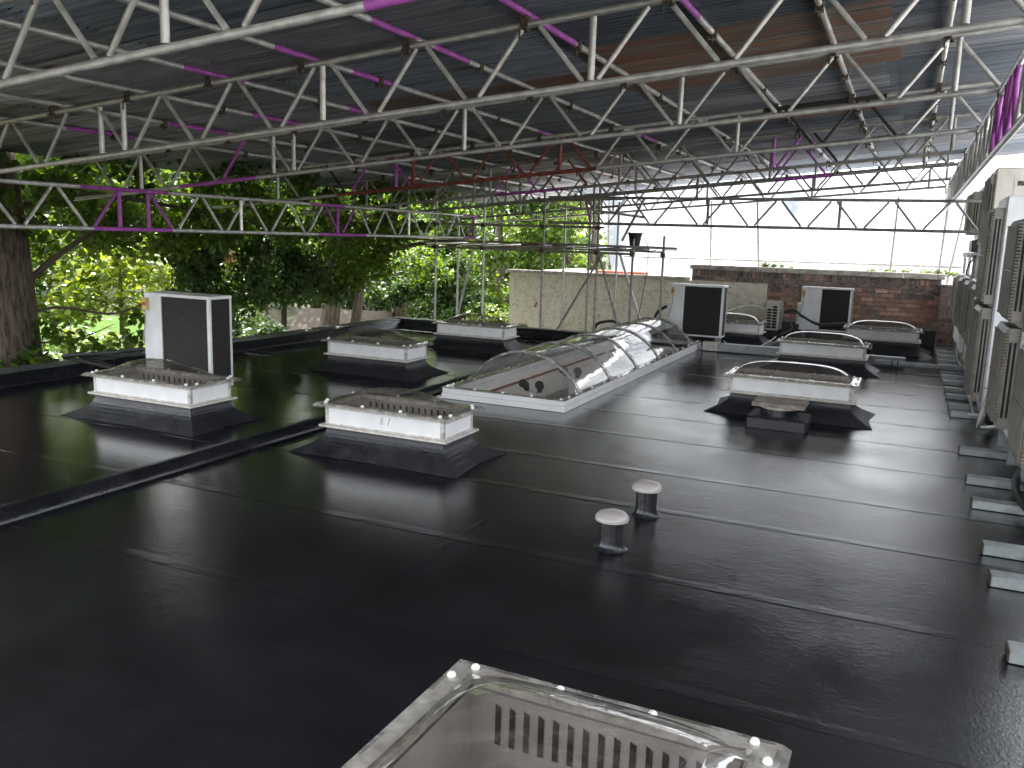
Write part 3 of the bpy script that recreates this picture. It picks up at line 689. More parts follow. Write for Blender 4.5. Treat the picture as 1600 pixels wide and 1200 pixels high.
for k, (sx, sy_0) in enumerate(((-4.42, 10.35), (-4.42, 11.8))):
    s = thing('twin_spotlight', ('twin black spotlights inside the vaulted rooflight, nearer its front end' if k == 0 else 'twin black spotlights inside the vaulted rooflight, deeper in'), 'spotlight', (sx, sy_0, -.35), 'spotlights in the vaulted rooflight')
    MB().box(-.04, .04, -.04, .04, -.65, .20).build('bracket', M_CAP, s)
    for dx in (-.09, .09):
        hd_ = MB().path([(dx, -.02, .22), (dx*1.2, -.05, .30), (dx*1.35, -.12, .33)], .045, 10, rs=[.03, .055, .06]).build('lamp_head', M_SLOT, s, smooth=True)
        MB().tube((0, 0, .18), (dx, -.02, .22), .014, 6).build('arm', M_TRIM, s)

# ------------------------------------------------------------------ pipe vents and square vent
for k, (x, y, lab) in enumerate(((-1.52, 4.87, 'grey domed cap on a black pipe, the nearer of the two pipe vents'), (-1.51, 5.62, 'grey domed cap on a black pipe, the farther of the two pipe vents'))):
    t = thing('pipe_vent', lab, 'pipe vent', (x, y, 0), 'pair of capped vent pipes')
    MB().lathe((0,0,0), [(.105, .001), (.088, .012), (.076, .03), (.073, .06), (.075, .12), (.073, .19)], 28).build('pipe', M_KERB, t, smooth=True)
    MB().lathe((0,0,0), [(.095, .185), (.106, .188), (.107, .198), (.102, .215), (.085, .232), (.055, .242), (.02, .246)], 32).build('cap', M_CAPG, t, smooth=True)
t = thing('square_vent', 'black painted square plinth with a round collar under a brown slab', 'roof vent', (-1.10, 9.28, 0))
MB().bbox(-.31, .31, -.26, .26, .003, .12, .02).build('plinth', M_FELT, t)
MB().lathe((0,0,0), [(.20, .118), (.20, .20)], 26).build('collar', M_KERB, t, smooth=True)
MB().lathe((0,0,0), [(.202, .198), (.208, .21), (.200, .228)], 26).build('cream_ring', M_FLANGE, t, smooth=True)
MB().box(-.26, .27, -.235, .21, .231, .272).build('brown_slab', M_CONC, t)

# ------------------------------------------------------------------ condensers with dark coils
def condenser(label, x0, y0, wd, dp, z0, z1, pw=.38, knobs=True, side=True):
    t = thing('coil_condenser', label, 'condenser', (x0, y0, 0), 'white condensers with black coil faces')
    b = .028
    MB().box(0, wd, 0, dp, z0, z0+.03).build('base_tray', M_COND, t)
    MB().bbox(-.006, wd+.006, -.006, dp+.006, z1-.035, z1, .006).build('top_cover', M_COND, t)
    MB().box(0, pw*wd, 0, dp, z0+.03, z1-.035).build('service_panel', M_COND, t)
    MB().box(pw*wd+.002, wd-b-.002, .012, dp-.012, z0+.03, z1-.035).build('coil', M_COIL, t)
    MB().box(wd-b*1.6, wd, 0, b*.9, z0+.03, z1-.035).build('corner_post', M_COND, t)
    MB().box(wd-b, wd, dp-b, dp, z0+.03, z1-.035).build('corner_post', M_COND, t)
    MB().box(wd-b-.0015, wd-.006, b*.9+.001, dp-b-.001, z0+.03, z1-.036).build('side_coil', M_COIL, t)
    for fy in (.04, dp-.09):
        for fx in (.05, wd-.12): MB().box(fx, fx+.07, fy, fy+.05, .004, z0-.001).build('foot', M_RAIL, t)
    MB().box(-.07, -.001, .05, dp-.04, z0+.1, z0+(z1-z0)*.62).build('pipe_cover', M_COND, t)
    MB().box(.015, .075, -.05, -.001, z1-.20, z1-.06).build('isolator', M_YEL, t)
    MB().path(curve_pts([(.045, -.03, z1-.2), (.05, -.04, z1-.35), (.02, -.045, z1-.5), (-.03, .0, z1-.62)], 6), .008, 6).build('conduit', M_DUCT, t)
    k = MB().path([(.045, -.05, z1-.13), (.045, -.062, z1-.13)], .022, 10).build('isolator_knob', M_REDSW, t)
    return t
def cond_inst(): pass
condenser('condenser with black coil face on the left roof, behind a white rooflight', -8.02, 7.15, 1.00, .34, .10, 1.145, pw=.26)
condenser('condenser with black coil face and peeling panel at the far end of the vaulted rooflight', -3.97, 15.62, .98, .34, .20, 1.15, pw=.26)
condenser('condenser with black coil face in front of the brick wall, between two far rooflights', -1.93, 18.25, .97, .30, .22, 1.10, pw=.40)
# small white split unit
t = thing('split_unit', 'small cream split unit with a gridded vent side, in front of the far wall', 'air conditioner', (-2.62, 18.3, 0))
MB().bbox(0, .27, 0, .62, .16, .76, .012).build('case', M_BEIGE, t)
for c in range(2):
    for r in range(8):
        if c == 0 and r == 7: continue
        MB().box(.03+c*.11, .12+c*.11, -.006, -.001, .20+r*.06, .20+r*.06+.045).build('vent_opening', M_SLOT, t)
for y_ in (.06, .5): MB().box(.02, .26, y_, y_+.06, .004, .159).build('foot', M_FELT, t)
MB().box(.271, .276, .08, .54, .22, .70).build('side_panel', M_BEIGE, t)

def cable(name, label, pts, r, m, cat='cable', group=None):
    o = MB().path(curve_pts(pts, 8), r, 8).build(name, m, smooth=True); o['label'] = label; o['category'] = cat
    if group: o['group'] = group
    return o
cable('insulated_pipe', 'thick black lagged pipe looping over the left parapet to the left condenser', [(-8.02, 7.3, .38), (-8.35, 7.4, .42), (-8.75, 7.25, .36), (-9.2, 7.1, .31), (-9.45, 7.15, .26), (-9.3, 7.3, .20), (-8.9, 7.4, .14), (-8.55, 7.45, .06)], .026, M_CABLE, 'pipe')
cable('insulated_pipe', 'second thinner black pipe beside the left condenser loop', [(-8.02, 7.4, .30), (-8.3, 7.5, .35), (-8.75, 7.4, .30), (-9.3, 7.3, .27), (-9.1, 7.5, .16), (-8.6, 7.6, .06)], .017, M_CABLE, 'pipe')
cable('insulated_pipe', 'black lagged pipe curling from the middle condenser down to the vaulted rooflight end', [(-4.0, 15.8, .75), (-4.2, 15.7, .62), (-4.3, 15.6, .42), (-4.6, 15.6, .26), (-4.85, 15.65, .28), (-5.1, 15.7, .36), (-5.4, 15.75, .30), (-5.5, 15.8, .18)], .028, M_CABLE, 'pipe')
cable('insulated_pipe', 'bundle of black lagged pipes sagging across the third condenser', [(-2.25, 18.3, .55), (-2.05, 18.15, .62), (-1.85, 18.1, .50), (-1.5, 18.05, .35), (-1.0, 18.05, .37), (-.6, 18.0, .22), (-.3, 17.95, .02)], .024, M_CABLE, 'pipe')
cable('insulated_pipe', 'copper coloured pipe running beside the black bundle on the third condenser', [(-1.95, 18.2, .5), (-1.5, 18.12, .38), (-1.1, 18.1, .42), (-.8, 18.1, .35), (-.45, 18.1, .02)], .011, M_WOOD, 'pipe')
cable('thin_cable', 'white cable drooping from the middle condenser across the far rooflight skirt', [(-2.95, 15.7, .15), (-2.7, 15.4, .06), (-2.4, 15.5, .05), (-2.2, 15.9, .16), (-2.1, 16.2, .24)], .009, M_WCABLE)
cable('thin_cable', 'white cable arching over the far rooflight towards the small split unit', [(-3.4, 17.8, .5), (-3.1, 18.0, .62), (-2.85, 18.1, .66), (-2.62, 18.4, .58)], .014, M_WCABLE)
cable('thin_cable', 'thin grey wire hanging from the small split unit to the deck', [(-2.5, 18.28, .78), (-2.35, 18.2, .76), (-2.2, 18.2, .45), (-2.05, 18.2, .25), (-2.3, 18.1, .08)], .005, M_DUCT)

# trunking across the deck
t = thing('cable_trunking', 'grey boxed trunking lying across the deck behind the vaulted rooflight', 'trunking', (-3.2, 15.15, 0))
MB().bbox(.26, 3.3, 0, .16, .02, .155, .008).build('trunking_run', M_DUCT, t)
MB().bbox(-.02, .255, -.01, .18, .015, .165, .008).build('trunking_end', M_FLANGE, t)
t = thing('waste_pipe', 'round grey pipe on brackets running right towards the grey fan units', 'pipe', (-.35, 14.75, 0))
MB().tube((0, 0, .10), (1.6, .0, .10), .045, 14).build('pipe_run', M_DUCT, t, smooth=True)
for x_ in (.25, .33): MB().box(x_, x_+.02, -.05, .05, .003, .15).build('pipe_bracket', M_CLAMP, t)
t = thing('white_tray', 'pale shallow tray on the deck in front of the third condenser', 'tray', (-1.8, 17.55, 0))
MB().bbox(0, 1.0, 0, .42, .01, .09, .01).build('tray_body', M_DUCT, t)

# ------------------------------------------------------------------ mounting rails on the right
RY = [3.5, 4.42, 5.43, 6.0, 7.08, 7.82, 8.95, 10.98, 11.5, 12.3, 12.9, 13.6, 14.2, 14.9, 15.5, 16.2, 16.9, 17.6, 18.3]
ordw = ['first', 'second', 'third', 'fourth', 'fifth', 'sixth', 'seventh', 'eighth', 'ninth', 'tenth', 'eleventh', 'twelfth', 'thirteenth', 'fourteenth', 'fifteenth', 'sixteenth', 'seventeenth', 'eighteenth', 'nineteenth']
for i, y in enumerate(RY):
    t = thing('mounting_rail', ordw[i]+' grey channel rail counted from the near right corner, on the deck under the units', 'rail', (.61, y, 0), 'grey mounting rails along the right edge')
    MB().box(0, 1.15, -.06, .06, .062, .066).build('channel_top', M_RAIL, t)
    mb = MB(); mb.box(0, 1.15, -.062, -.056, .006, .0655); mb.box(0, 1.15, .056, .062, .006, .0655); mb.build('channel_flange', M_RAIL, t)
    MB().box(-.008, -.001, -.06, .06, .008, .07).build('end_plate', M_CLAMP, t)

# ------------------------------------------------------------------ air conditioning units on the right (fronts face -X)
def fan_unit(label, xf, y0, wd, dp, z0, z1, fans=1, case=M_COND, gz0=None, gz1=None, gril=M_GRIL, handle=False, seam=None, proud=.10, group='air conditioning units along the right side'):
    t = thing('fan_unit', label, 'air conditioner', (xf, y0, 0), group)
    MB().bbox(0, dp, 0, wd, z0, z1, .02).build('case', case, t)
    gz0 = z0+.05 if gz0 is None else gz0; gz1 = z1-.06 if gz1 is None else gz1
    H_ = (gz1-gz0)/fans
    for k in range(fans):
        a, b = gz0+k*H_+.02, gz0+(k+1)*H_-.03
        # bulging guard: raised tray with sloped sides
        ya, yb = .04, wd-.04; p = proud; s = .05
        v = [(-.003,ya,a),(-.003,yb,a),(-.003,yb,b),(-.003,ya,b),(-p*.75,ya,a),(-p*.75,yb,a),(-p*.75,yb,b),(-p*.75,ya,b),(-p,ya+s,a+s),(-p,yb-s,a+s),(-p,yb-s,b-s),(-p,ya+s,b-s)]
        MB().add(v, [(0,1,5,4),(1,2,6,5),(2,3,7,6),(3,0,4,7),(4,5,9,8),(5,6,10,9),(6,7,11,10),(7,4,8,11),(8,9,10,11)]).build('fan_guard', gril, t)
        mb = MB(); n = 22
        for i in range(n):
            y = ya+s+(yb-ya-2*s)*(i+.5)/n; mb.box(-p-.012, -p-.001, y-.006, y+.006, a+s, b-s)
        for zq in np.linspace(a+s, b-s, 3): mb.box(-p-.017, -p-.0125, ya+s, yb-s, zq-.004, zq+.004)
        gr = mb.build('guard_bars', gril, t); gr['kind'] = 'stuff'
        for q in range(2):
            MB().box(-p*.55+q*.035-.012, -p*.55+q*.035+.006, ya-.004, ya-.0005, a+.1, b-.12).build('side_slot', M_SLOT, t)
        # ribs on the near side edge
        mb = MB()
        for zq in np.arange(a+.03, b-.02, .028): mb.box(-p*.98, -p*.76, ya+.0, ya+.03, zq, zq+.012)
        r_ = mb.build('edge_ribs', gril, t); r_['kind'] = 'stuff'
    if seam: MB().box(.004, dp-.004, -.003, -.0005, seam, seam+.008).build('seam_shadow_gap', M_CLAMP, t)  # dark strip marking the seam between casing sections
    if handle:
        MB().box(dp*.36, dp*.68, -.006, -.001, z1-.42, z1-.14).build('handle_plate', case, t); MB().box(dp*.42, dp*.6, -.008, -.0065, z1-.24, z1-.18).build('handle_recess', M_CLAMP, t)
        MB().box(dp*.34, dp*.70, -.004, -.0012, z1-.60, z1-.44).build('rating_plate', M_WCABLE, t)
    MB().box(.02, dp-.02, .04, .09, .07, z0-.001).build('foot', M_RAIL, t)
    MB().box(.02, dp-.02, wd-.09, wd-.04, .07, z0-.001).build('foot', M_RAIL, t)
    return t
# lower far row
for (y, lab) in ((12.35, 'nearest of the far lower row of grey-fronted units, low with rounded top edge'), (14.0, 'second of the far lower row of fan units counted towards the brick wall'), (15.7, 'third of the far lower row of fan units counted towards the brick wall'),
                 (17.5, 'last lower fan unit before the brick wall end')):
    fan_unit(lab, .90, y, .92, .34, .26, 1.50, gz0=.62, gz1=1.5, proud=.10)
fan_unit('narrow lower unit squeezed right behind the tall white cabinet', .86, 11.75, .5, .3, .3, 1.40, gz0=.4, gz1=1.4, proud=.08)
# tall white cabinet
fan_unit('tall white cabinet with two grey fan guards, the big pale face at the right edge', .90, 10.85, 1.02, .75, .14, 2.52, fans=2, gz0=.20, gz1=2.42, proud=.13, seam=.38)
fan_unit('twin-fan unit right of the tall white cabinet with bulging olive grey guards', .93, 8.35, .95, .36, .30, 2.28, fans=2, proud=.12, gz0=.36, gz1=2.22)
fan_unit('nearest twin-fan unit, cut off by the right edge of the photo', .97, 6.9, .95, .36, .28, 2.2, fans=2, proud=.10)
# upper deck of units on a rack
rack = thing('steel_rack', 'dark steel rack carrying the upper air conditioning units', 'rack', (1.0, 14.5, 0))
for y in (-1.6, -.3, 1.0, 2.3, 3.6):
    MB().box(-.08, -.035, y, y+.045, .07, 1.80).build('rack_post', M_DARKT, rack); MB().box(.45, .495, y, y+.045, .07, 1.80).build('rack_post', M_DARKT, rack)
    MB().box(-.10, .55, y-.02, y+.065, 1.802, 1.85).build('rack_crossbar', M_DARKT, rack)
for x_ in (-.10, .44): MB().box(x_, x_+.05, -1.7, 3.8, 1.852, 1.89).build('rack_rail', M_DARKT, rack)
fan_unit('beige upper unit with a carry handle and white label, high beside the roof sheets', .93, 13.2, .95, .62, 1.90, 3.02, case=M_BEIGE, handle=True, proud=.06)
fan_unit('dark-fronted upper unit standing on the rack beyond the beige unit', .93, 15.2, .95, .40, 2.10, 2.92, case=M_BEIGE, proud=.16)
for o in [q for q in bpy.data.objects if q.name.startswith('foot') and q.parent and q.parent.name.startswith('fan_unit') and q.parent.location.y in (0,)]: pass
t = thing('dark_box', 'dark rectangular box slung under the far upper unit', 'box', (.86, 15.25, 0))
MB().bbox(0, .40, 0, .75, 1.895, 2.085, .015).build('box_body', M_POT, t)
for u in [q for q in bpy.data.objects if q.get('category') == 'air conditioner' and q.location.y in (13.2, 15.2)]: pass
# small support bracket by the white cabinet
t = thing('support_bracket', 'slanted bright steel bracket at the foot of the tall white cabinet', 'bracket', (.78, 10.75, 0))
MB().tube((-.02, -.02, .30), (.05, .10, .09), .016, 8).build('bracket_arm', M_GALVB, t); MB().tube((.06, -.05, .30), (.12, .06, .09), .016, 8).build('bracket_arm', M_GALVB, t)
MB().box(.0, .2, .03, .13, .072, .086).build('bracket_foot', M_GALVB, t)
cable('insulated_pipe', 'fat black pipe drooping between the white cabinet and the twin-fan unit', [(1.15, 9.6, 1.0), (1.05, 9.9, .7), (.98, 10.2, .35), (.95, 10.3, .12), (1.02, 10.5, .09)], .05, M_CABLE, 'pipe')

for k, (lab, pts, rr, mm) in enumerate((
    ('pale lagged line dropping from the twin-fan unit to the rails', [(.90, 9.45, .9), (.84, 9.5, .5), (.80, 9.6, .2), (.85, 9.9, .1), (1.1, 10.2, .09)], .02, M_WCABLE),
    ('black pipe lying over the nearest rails under the cut-off unit', [(1.3, 6.0, .09), (1.0, 6.6, .10), (.92, 7.2, .095), (1.0, 8.0, .10), (1.2, 8.3, .3)], .028, M_CABLE),
    ('dark line set running along the feet of the far lower fan units', [(.98, 11.9, .10), (.92, 13.0, .10), (.95, 14.4, .10), (.90, 15.8, .10), (.95, 17.6, .10)], .03, M_CABLE),
    ('thin grey conduit looping up beside the tall white cabinet', [(.86, 11.95, .12), (.80, 12.0, .5), (.84, 12.05, 1.2), (.95, 12.1, 1.7)], .012, M_DUCT),
    ('black cable hanging between the upper rack and the lower fan units', [(.92, 14.9, 1.85), (.84, 15.0, 1.7), (.84, 15.3, 1.55), (.95, 15.6, 1.5)], .012, M_CABLE))):
    cable('service_pipe', lab, pts, rr, mm, 'pipe')

# ------------------------------------------------------------------ scaffold tower
tw = thing('scaffold_tower', 'scaffold tower of grey tubes with a boarded platform beyond the far parapet', 'scaffold', (-6.5, 16.4, 0))
O = Vector((-6.5, 16.4, 0))
def TT(name, p0, p1, m=M_DARKT, r=.0242): return tube_part(name, m, tw, p0, p1, r, 10, O)
ya, yb = 15.7, 17.2
for x, y, top, m in ((-9.07, ya, 2.9, M_GALV), (-7.94, ya, 2.9, M_GALV), (-6.62, ya, 2.8, M_DARKT), (-5.48, ya, 2.95, M_DARKT), (-4.77, ya, 1.95, M_DARKT), (-4.18, ya, 2.02, M_DARKT),
                     (-9.35, yb, 2.9, M_GALV), (-6.76, yb, 2.7, M_GALV), (-6.19, yb, 2.8, M_DARKT), (-5.57, yb, 2.7, M_GALV)):
    TT('standard', (x, y, gz), (x, y, top), m)
for p0, p1, m in (((-9.3, ya-.05, 1.66), (-4.75, ya-.05, 1.66), M_DARKT), ((-11.8, ya-.05, 2.13), (-5.35, ya-.05, 2.14), M_DARKT), ((-6.0, ya-.05, 1.80), (-3.92, ya-.05, 1.79), M_DARKT),
                  ((-9.4, yb+.05, 1.70), (-4.6, yb+.05, 1.70), M_DARKT), ((-6.9, ya-.05, 2.62), (-5.0, ya-.05, 2.68), M_DARKT), ((-6.4, ya+.1, 2.55), (-4.6, ya+.1, 2.35), M_GALVB)):
    TT('ledger', p0, p1, m)
for x in (-9.2, -8.4, -7.85, -7.1, -6.55, -5.9, -5.4, -4.9, -4.3):
    TT('transom', (x, ya-.2, 1.73), (x-.05, yb+.2, 1.75), random.choice((M_GALVB, M_GALV, M_DARKT)))
for p0, p1, m in (((-6.3, ya-.06, .0), (-5.35, ya-.06, 1.66), M_DARKT), ((-5.42, ya-.09, 1.66), (-4.9, ya-.09, .1), M_DARKT), ((-5.05, ya+.06, 1.66), (-4.45, ya+.06, .1), M_GALV),
                  ((-8.5, ya-.07, .15), (-8.15, ya-.07, 1.62), M_GALV), ((-5.0, ya, 1.9), (-4.6, ya, 2.7), M_DARKT)):
    TT('brace', p0, p1, m)
TT('purple_tube', (-5.75, ya+.3, 2.2), (-5.9, ya+.3, 2.75), M_PURP)
for i in range(5):
    mb = MB().box(-6.7+.1, -4.6, ya+.08+i*.235, ya+.08+i*.235+.225, 1.776, 1.812); mb.v = [tuple(Vector(p)-O) for p in mb.v]; mb.build('scaffold_board', M_WOOD, tw)
    mb = MB().box(-9.9, -6.75, ya+.08+i*.235, ya+.08+i*.235+.225, 1.776, 1.812); mb.v = [tuple(Vector(p)-O) for p in mb.v]; mb.build('scaffold_board', M_WOOD, tw)
for x in (-9.07, -7.94, -6.62, -5.48, -4.77, -4.18):
    for z in (1.66,) + ((2.13,) if x < -5 else ()):
        mb = MB().box(x-.035, x+.035, ya-.09, ya+.03, z-.04, z+.04); mb.v = [tuple(Vector(p)-O) for p in mb.v]; mb.build('coupler', M_CLAMP, tw)
t = thing('bucket', 'black plastic bucket standing on the scaffold boards', 'bucket', (-4.85, 16.05, 1.813))
MB().lathe((0,0,0), [(.095, 0), (.13, .22), (.145, .222), (.145, .25), (.12, .251)], 20).build('bucket_body', M_POT, t, smooth=True)
MB().path(curve_pts([(-.14, 0, .24), (0, -.03, .30), (.14, 0, .24)], 6), .004, 5).build('handle', M_POT, t)
cable('rope', 'thin dark cord hanging from the bucket down past the poles', [(-4.72, 16.0, 2.02), (-4.55, 15.6, 1.98), (-4.42, 15.5, 1.75), (-4.44, 15.5, 1.2), (-4.55, 15.5, .4), (-4.58, 15.5, .16)], .007, M_CABLE, 'rope')

# scaffold frame behind the brick wall
fr = thing('pole_fence', 'row of upright poles and a low rail behind the brick wall, before the white sheeting', 'scaffold', (-3, 20, 0)); O2 = Vector((-3, 20, 0))
for p0, p1 in (((-3.06, 20, 1.0), (-3.25, 20.02, 2.95)), ((-.36, 20, 1.0), (-.34, 20, 3.0)), ((.56, 20, 1.0), (.62, 20, 3.1)), ((.72, 19.95, 1.0), (.95, 19.95, 3.0)), ((-4.3, 20.6, 1.0), (-4.4, 20.6, 2.9)), ((-6.9, 20.6, 1.0), (-6.95, 20.6, 3))):
    tube_part('standard', M_DARKT, fr, p0, p1, .0242, 10, O2)
for p0, p1 in (((-6.3, 20.03, 1.53), (1.0, 20.03, 1.58)),): tube_part('ledger', M_DARKT, fr, p0, p1, .0242, 10, O2)

# white sheeting with creases
def sheeting():
    nx, nz = 90, 26; v = []
    for i in range(nx+1):
        for k in range(nz+1):
            x = -6.95+11*i/nx; z = .9+2.6*k/nz
            y = 21.2+.07*math.sin(x*1.3+z*.8)+.03*math.sin(x*4.1+z*2.2)+.02*math.sin(x*9-z*3)
            v.append((x-(.25*(z-1.1) if i == 0 else 0), y, z))
    f = [(i*(nz+1)+k, (i+1)*(nz+1)+k, (i+1)*(nz+1)+k+1, i*(nz+1)+k+1) for i in range(nx) for k in range(nz)]
    return MB().add(v, f)
sheeting().build('plastic_sheeting', M_SCRIM, smooth=True, label='translucent white plastic sheeting closing the far end of the scaffold', cat='sheeting')

# ------------------------------------------------------------------ trees and plants
LEAF = np.array([(0, 0, 0), (.33, .28, .05), (.38, .62, .03), (0, 1.0, -.06), (-.38, .62, .03), (-.33, .28, .05)])
def leaves(name, centers, radii, counts, size, m, parent=None, droop=.5, label=None, cat=None, seed=0, shell=.55, org=(0,0,0)):
    """leaf-sized folded blades spread through ellipsoidal clumps"""
    r = np.random.default_rng(seed); P = []
    for c, rd, n in zip(centers, radii, counts):
        d = r.normal(size=(n, 3)); d /= np.linalg.norm(d, axis=1)[:, None]
        rr = r.random(n)**shell; P.append(np.array(c)+d*rr[:, None]*np.array(rd))
    P = np.concatenate(P)-np.array(org); n = len(P)
    s = size*r.uniform(.6, 1.25, n)
    yaw = r.uniform(0, 2*PI, n); pit = r.normal(-droop, .55, n); rol = r.normal(0, .5, n)
    cyw, syw, cpi, spi, cro, sro = np.cos(yaw), np.sin(yaw), np.cos(pit), np.sin(pit), np.cos(rol), np.sin(rol)
    ydir = np.stack([syw*cpi, cyw*cpi, spi], 1); x0 = np.stack([cyw, -syw, np.zeros(n)], 1); z0 = np.cross(x0, ydir)
    xdir = x0*cro[:, None]+z0*sro[:, None]; zdir = np.cross(xdir, ydir)
    V = P[:, None, :]+s[:, None, None]*(LEAF[None, :, 0:1]*xdir[:, None, :]+LEAF[None, :, 1:2]*ydir[:, None, :]+LEAF[None, :, 2:3]*zdir[:, None, :])
    V = V.reshape(-1, 3); k = np.arange(n)*6
    F = np.stack([k, k+1, k+2, k+3, k, k+3, k+4, k+5], 1).reshape(-1, 4)
    me = bpy.data.meshes.new(name); me.vertices.add(len(V)); me.vertices.foreach_set('co', V.ravel())
    me.loops.add(F.size); me.loops.foreach_set('vertex_index', F.ravel()); me.polygons.add(len(F))
    me.polygons.foreach_set('loop_start', np.arange(len(F))*4); me.polygons.foreach_set('loop_total', np.full(len(F), 4)); me.update(); me.validate()
    me.materials.append(m); o = bpy.data.objects.new(name, me); COL.objects.link(o); o['kind'] = 'stuff'
    if parent is not None: o.parent = parent
    if label: o['label'] = label
    if cat: o['category'] = cat
    return o
def clumps(n, lo, hi, rlo, rhi, seed, keep=None):
    r = np.random.default_rng(seed); out = []
    while len(out) < n:
        c = r.uniform(lo, hi)
        if keep is None or keep(c): out.append(c)
    return out, [r.uniform(rlo, rhi)*np.array((1, 1, .75)) for _ in out]
def tree(name, label, cat, base, trunk, cl, rad, cnt, size, m, bm=M_BARK, branches=(), seed=1, droop=.5, group=None, extra=()):
    t = thing(name, label, cat, base, group)
    B = Vector(base)
    MB().path([Vector(p)-B for p, _ in trunk], .3, 14, rs=[q for _, q in trunk]).build('trunk', bm, t, smooth=True)
    for br in branches:
        pts = curve_pts([Vector(p)-B for p in br[0]], 5); k = len(pts)
        MB().path(pts, .1, 7, rs=[br[1]*(1-.8*i/(k-1)) for i in range(k)]).build('branch', M_TWIG if br[1] < .07 else bm, t, smooth=True)
    if len(cl): leaves('leaves', cl, rad, cnt, size, m, t, droop=droop, seed=seed, org=base)
    for e_ in extra: leaves('leaves', *e_[0], m=e_[1], parent=t, seed=seed+5, org=base)
    return t
def wob_trunk(p0, p1, r0, r1, n=7, w_=.08, seed=0):
    r = random.Random(seed); out = []
    for i in range(n):
        t = i/(n-1); p = Vector(p0).lerp(Vector(p1), t)+Vector((r.uniform(-w_, w_), r.uniform(-w_, w_), 0)); out.append((p, (r0+(r1-r0)*t)*(1+r.uniform(-.06, .08))))
    return out

def keep_roof(c): return not (c[0] > -9.3)     # crowns stay outside the sheeted roof
# T1 big lime at the left edge
cl, rd = clumps(80, (-13.8, 4.5, 1.75), (-10.3, 11.0, 4.6), .45, .9, 11)
tree('lime_tree', 'big lime tree with thick brown trunk at the left edge of the photo', 'tree', (-10.9, 7.15, gz),
     [(Vector((-10.75, 7.15, gz)), .62), (Vector((-10.75, 7.15, -1.5)), .54), (Vector((-10.72, 7.2, 0)), .50), (Vector((-10.74, 7.2, .8)), .47), (Vector((-10.76, 7.2, 1.6)), .44), (Vector((-10.8, 7.15, 2.8)), .40), (Vector((-11.1, 7.1, 4.5)), .30), (Vector((-11.4, 7.2, 7)), .12)],
     cl, rd, [300]*80, .13, M_LF, branches=[([(-10.6, 7.3, .62), (-10.4, 7.8, .78), (-10.15, 8.5, .66), (-10.0, 9.2, .84), (-9.9, 9.9, .72)], .026), ([(-10.6, 7.4, 1.0), (-10.5, 8.0, 1.5), (-10.4, 8.6, 1.9), (-10.3, 9.3, 2.6)], .055),
               ([(-10.7, 7.3, .3), (-10.2, 7.9, .35), (-9.9, 8.3, .55)], .02), ([(-10.9, 7.3, 2.0), (-10.4, 8.4, 2.3), (-10.0, 9.5, 2.2), (-9.7, 10.8, 2.0)], .06)], seed=21)
cl, rd = [], []
for c, q in (((-10.3, 7.3, .35), .16), ((-10.25, 7.1, .15), .18), ((-10.35, 7.45, .05), .2), ((-10.3, 6.95, -.05), .2), ((-10.28, 7.4, 1.9), .2), ((-10.3, 7.0, 2.1), .25)):
    cl.append(c); rd.append((q*.7, q, q))
leaves('trunk_ivy', cl, rd, [45]*len(cl), .10, M_LF2, droop=.7, seed=35, label='tufts of ivy clinging to the big lime trunk at the left edge', cat='ivy')
# T2 and T3
cl, rd = clumps(80, (-14.5, 9.6, 1.45), (-10.2, 16.5, 4.8), .45, .9, 12)
tree('lime_tree', 'leafy lime tree behind the left condenser, trunk lost in ivy', 'tree', (-12.2, 11.5, gz),
     wob_trunk((-12.0, 12.0, gz), (-12.2, 12.0, 6.5), .36, .15, seed=3), cl, rd, [300]*80, .13, M_LF,
     branches=[([(-12.1, 11.5, 1.2), (-11.4, 11.8, 1.9), (-10.6, 12.2, 2.0), (-9.8, 12.6, 1.8)], .05)], seed=22)
cl3, rd3 = clumps(34, (-13.2, 13.4, .9), (-9.6, 18.2, 5.2), .4, .8, 13)
tree('lime_tree', 'pale twin-stemmed tree with ivy in front of the shed roof', 'tree', (-11.4, 15.2, gz),
     wob_trunk((-11.45, 15.15, gz), (-11.3, 15.25, 5.2), .26, .12, seed=5), cl3, rd3, [430]*34, .10, M_LF, bm=M_BARK2,
     branches=[([(-11.2, 15.45, -1.5), (-11.1, 15.75, .2), (-11.0, 15.85, 1.4), (-11.1, 16.0, 3.2)], .16), ([(-11.2, 15.5, 1.2), (-10.6, 16.0, 1.5), (-9.8, 16.6, 1.72), (-9.0, 17.3, 1.70), (-8.2, 17.9, 1.66)], .075),
               ([(-11.3, 15.2, 2.2), (-10.8, 14.4, 2.5), (-10.2, 13.4, 2.4)], .05)], seed=23)
# ivy mass in front of T2 hanging low (dark) between px 270-560
cl, rd = clumps(46, (-12.6, 10.9, .0), (-10.9, 15.6, 2.3), .32, .55, 14, keep=lambda c: c[2] > .15+.18*abs(c[1]-12.6))
ivy = leaves('hanging_ivy', cl, rd, [460]*46, .10, M_LF2, droop=.9, seed=31, label='dark curtain of hanging ivy between the lime trees', cat='ivy')
# low leaves and sprigs by the left trunk, hanging over the parapet
cl, rd = [], []
for c, q in (((-10.35, 7.0, .02), .28), ((-10.05, 7.25, .12), .22), ((-9.8, 6.8, .0), .22), ((-10.1, 7.5, .55), .2), ((-10.15, 7.9, .35), .24), ((-9.75, 7.9, .22), .2), ((-9.8, 8.5, .35), .2), ((-10.2, 8.9, .6), .2), ((-10.05, 9.3, .55), .24), ((-9.95, 9.8, .75), .25), ((-9.85, 6.2, .1), .18), ((-10.05, 6.5, .05), .22), ((-9.95, 10.4, .6), .3)):
    cl.append(c); rd.append((q*1.2, q*1.3, q*.8))
leaves('low_foliage', cl, rd, [70]*len(cl), .115, M_LF, droop=.5, seed=32, label='loose sprigs of big round leaves overhanging the left parapet', cat='foliage')
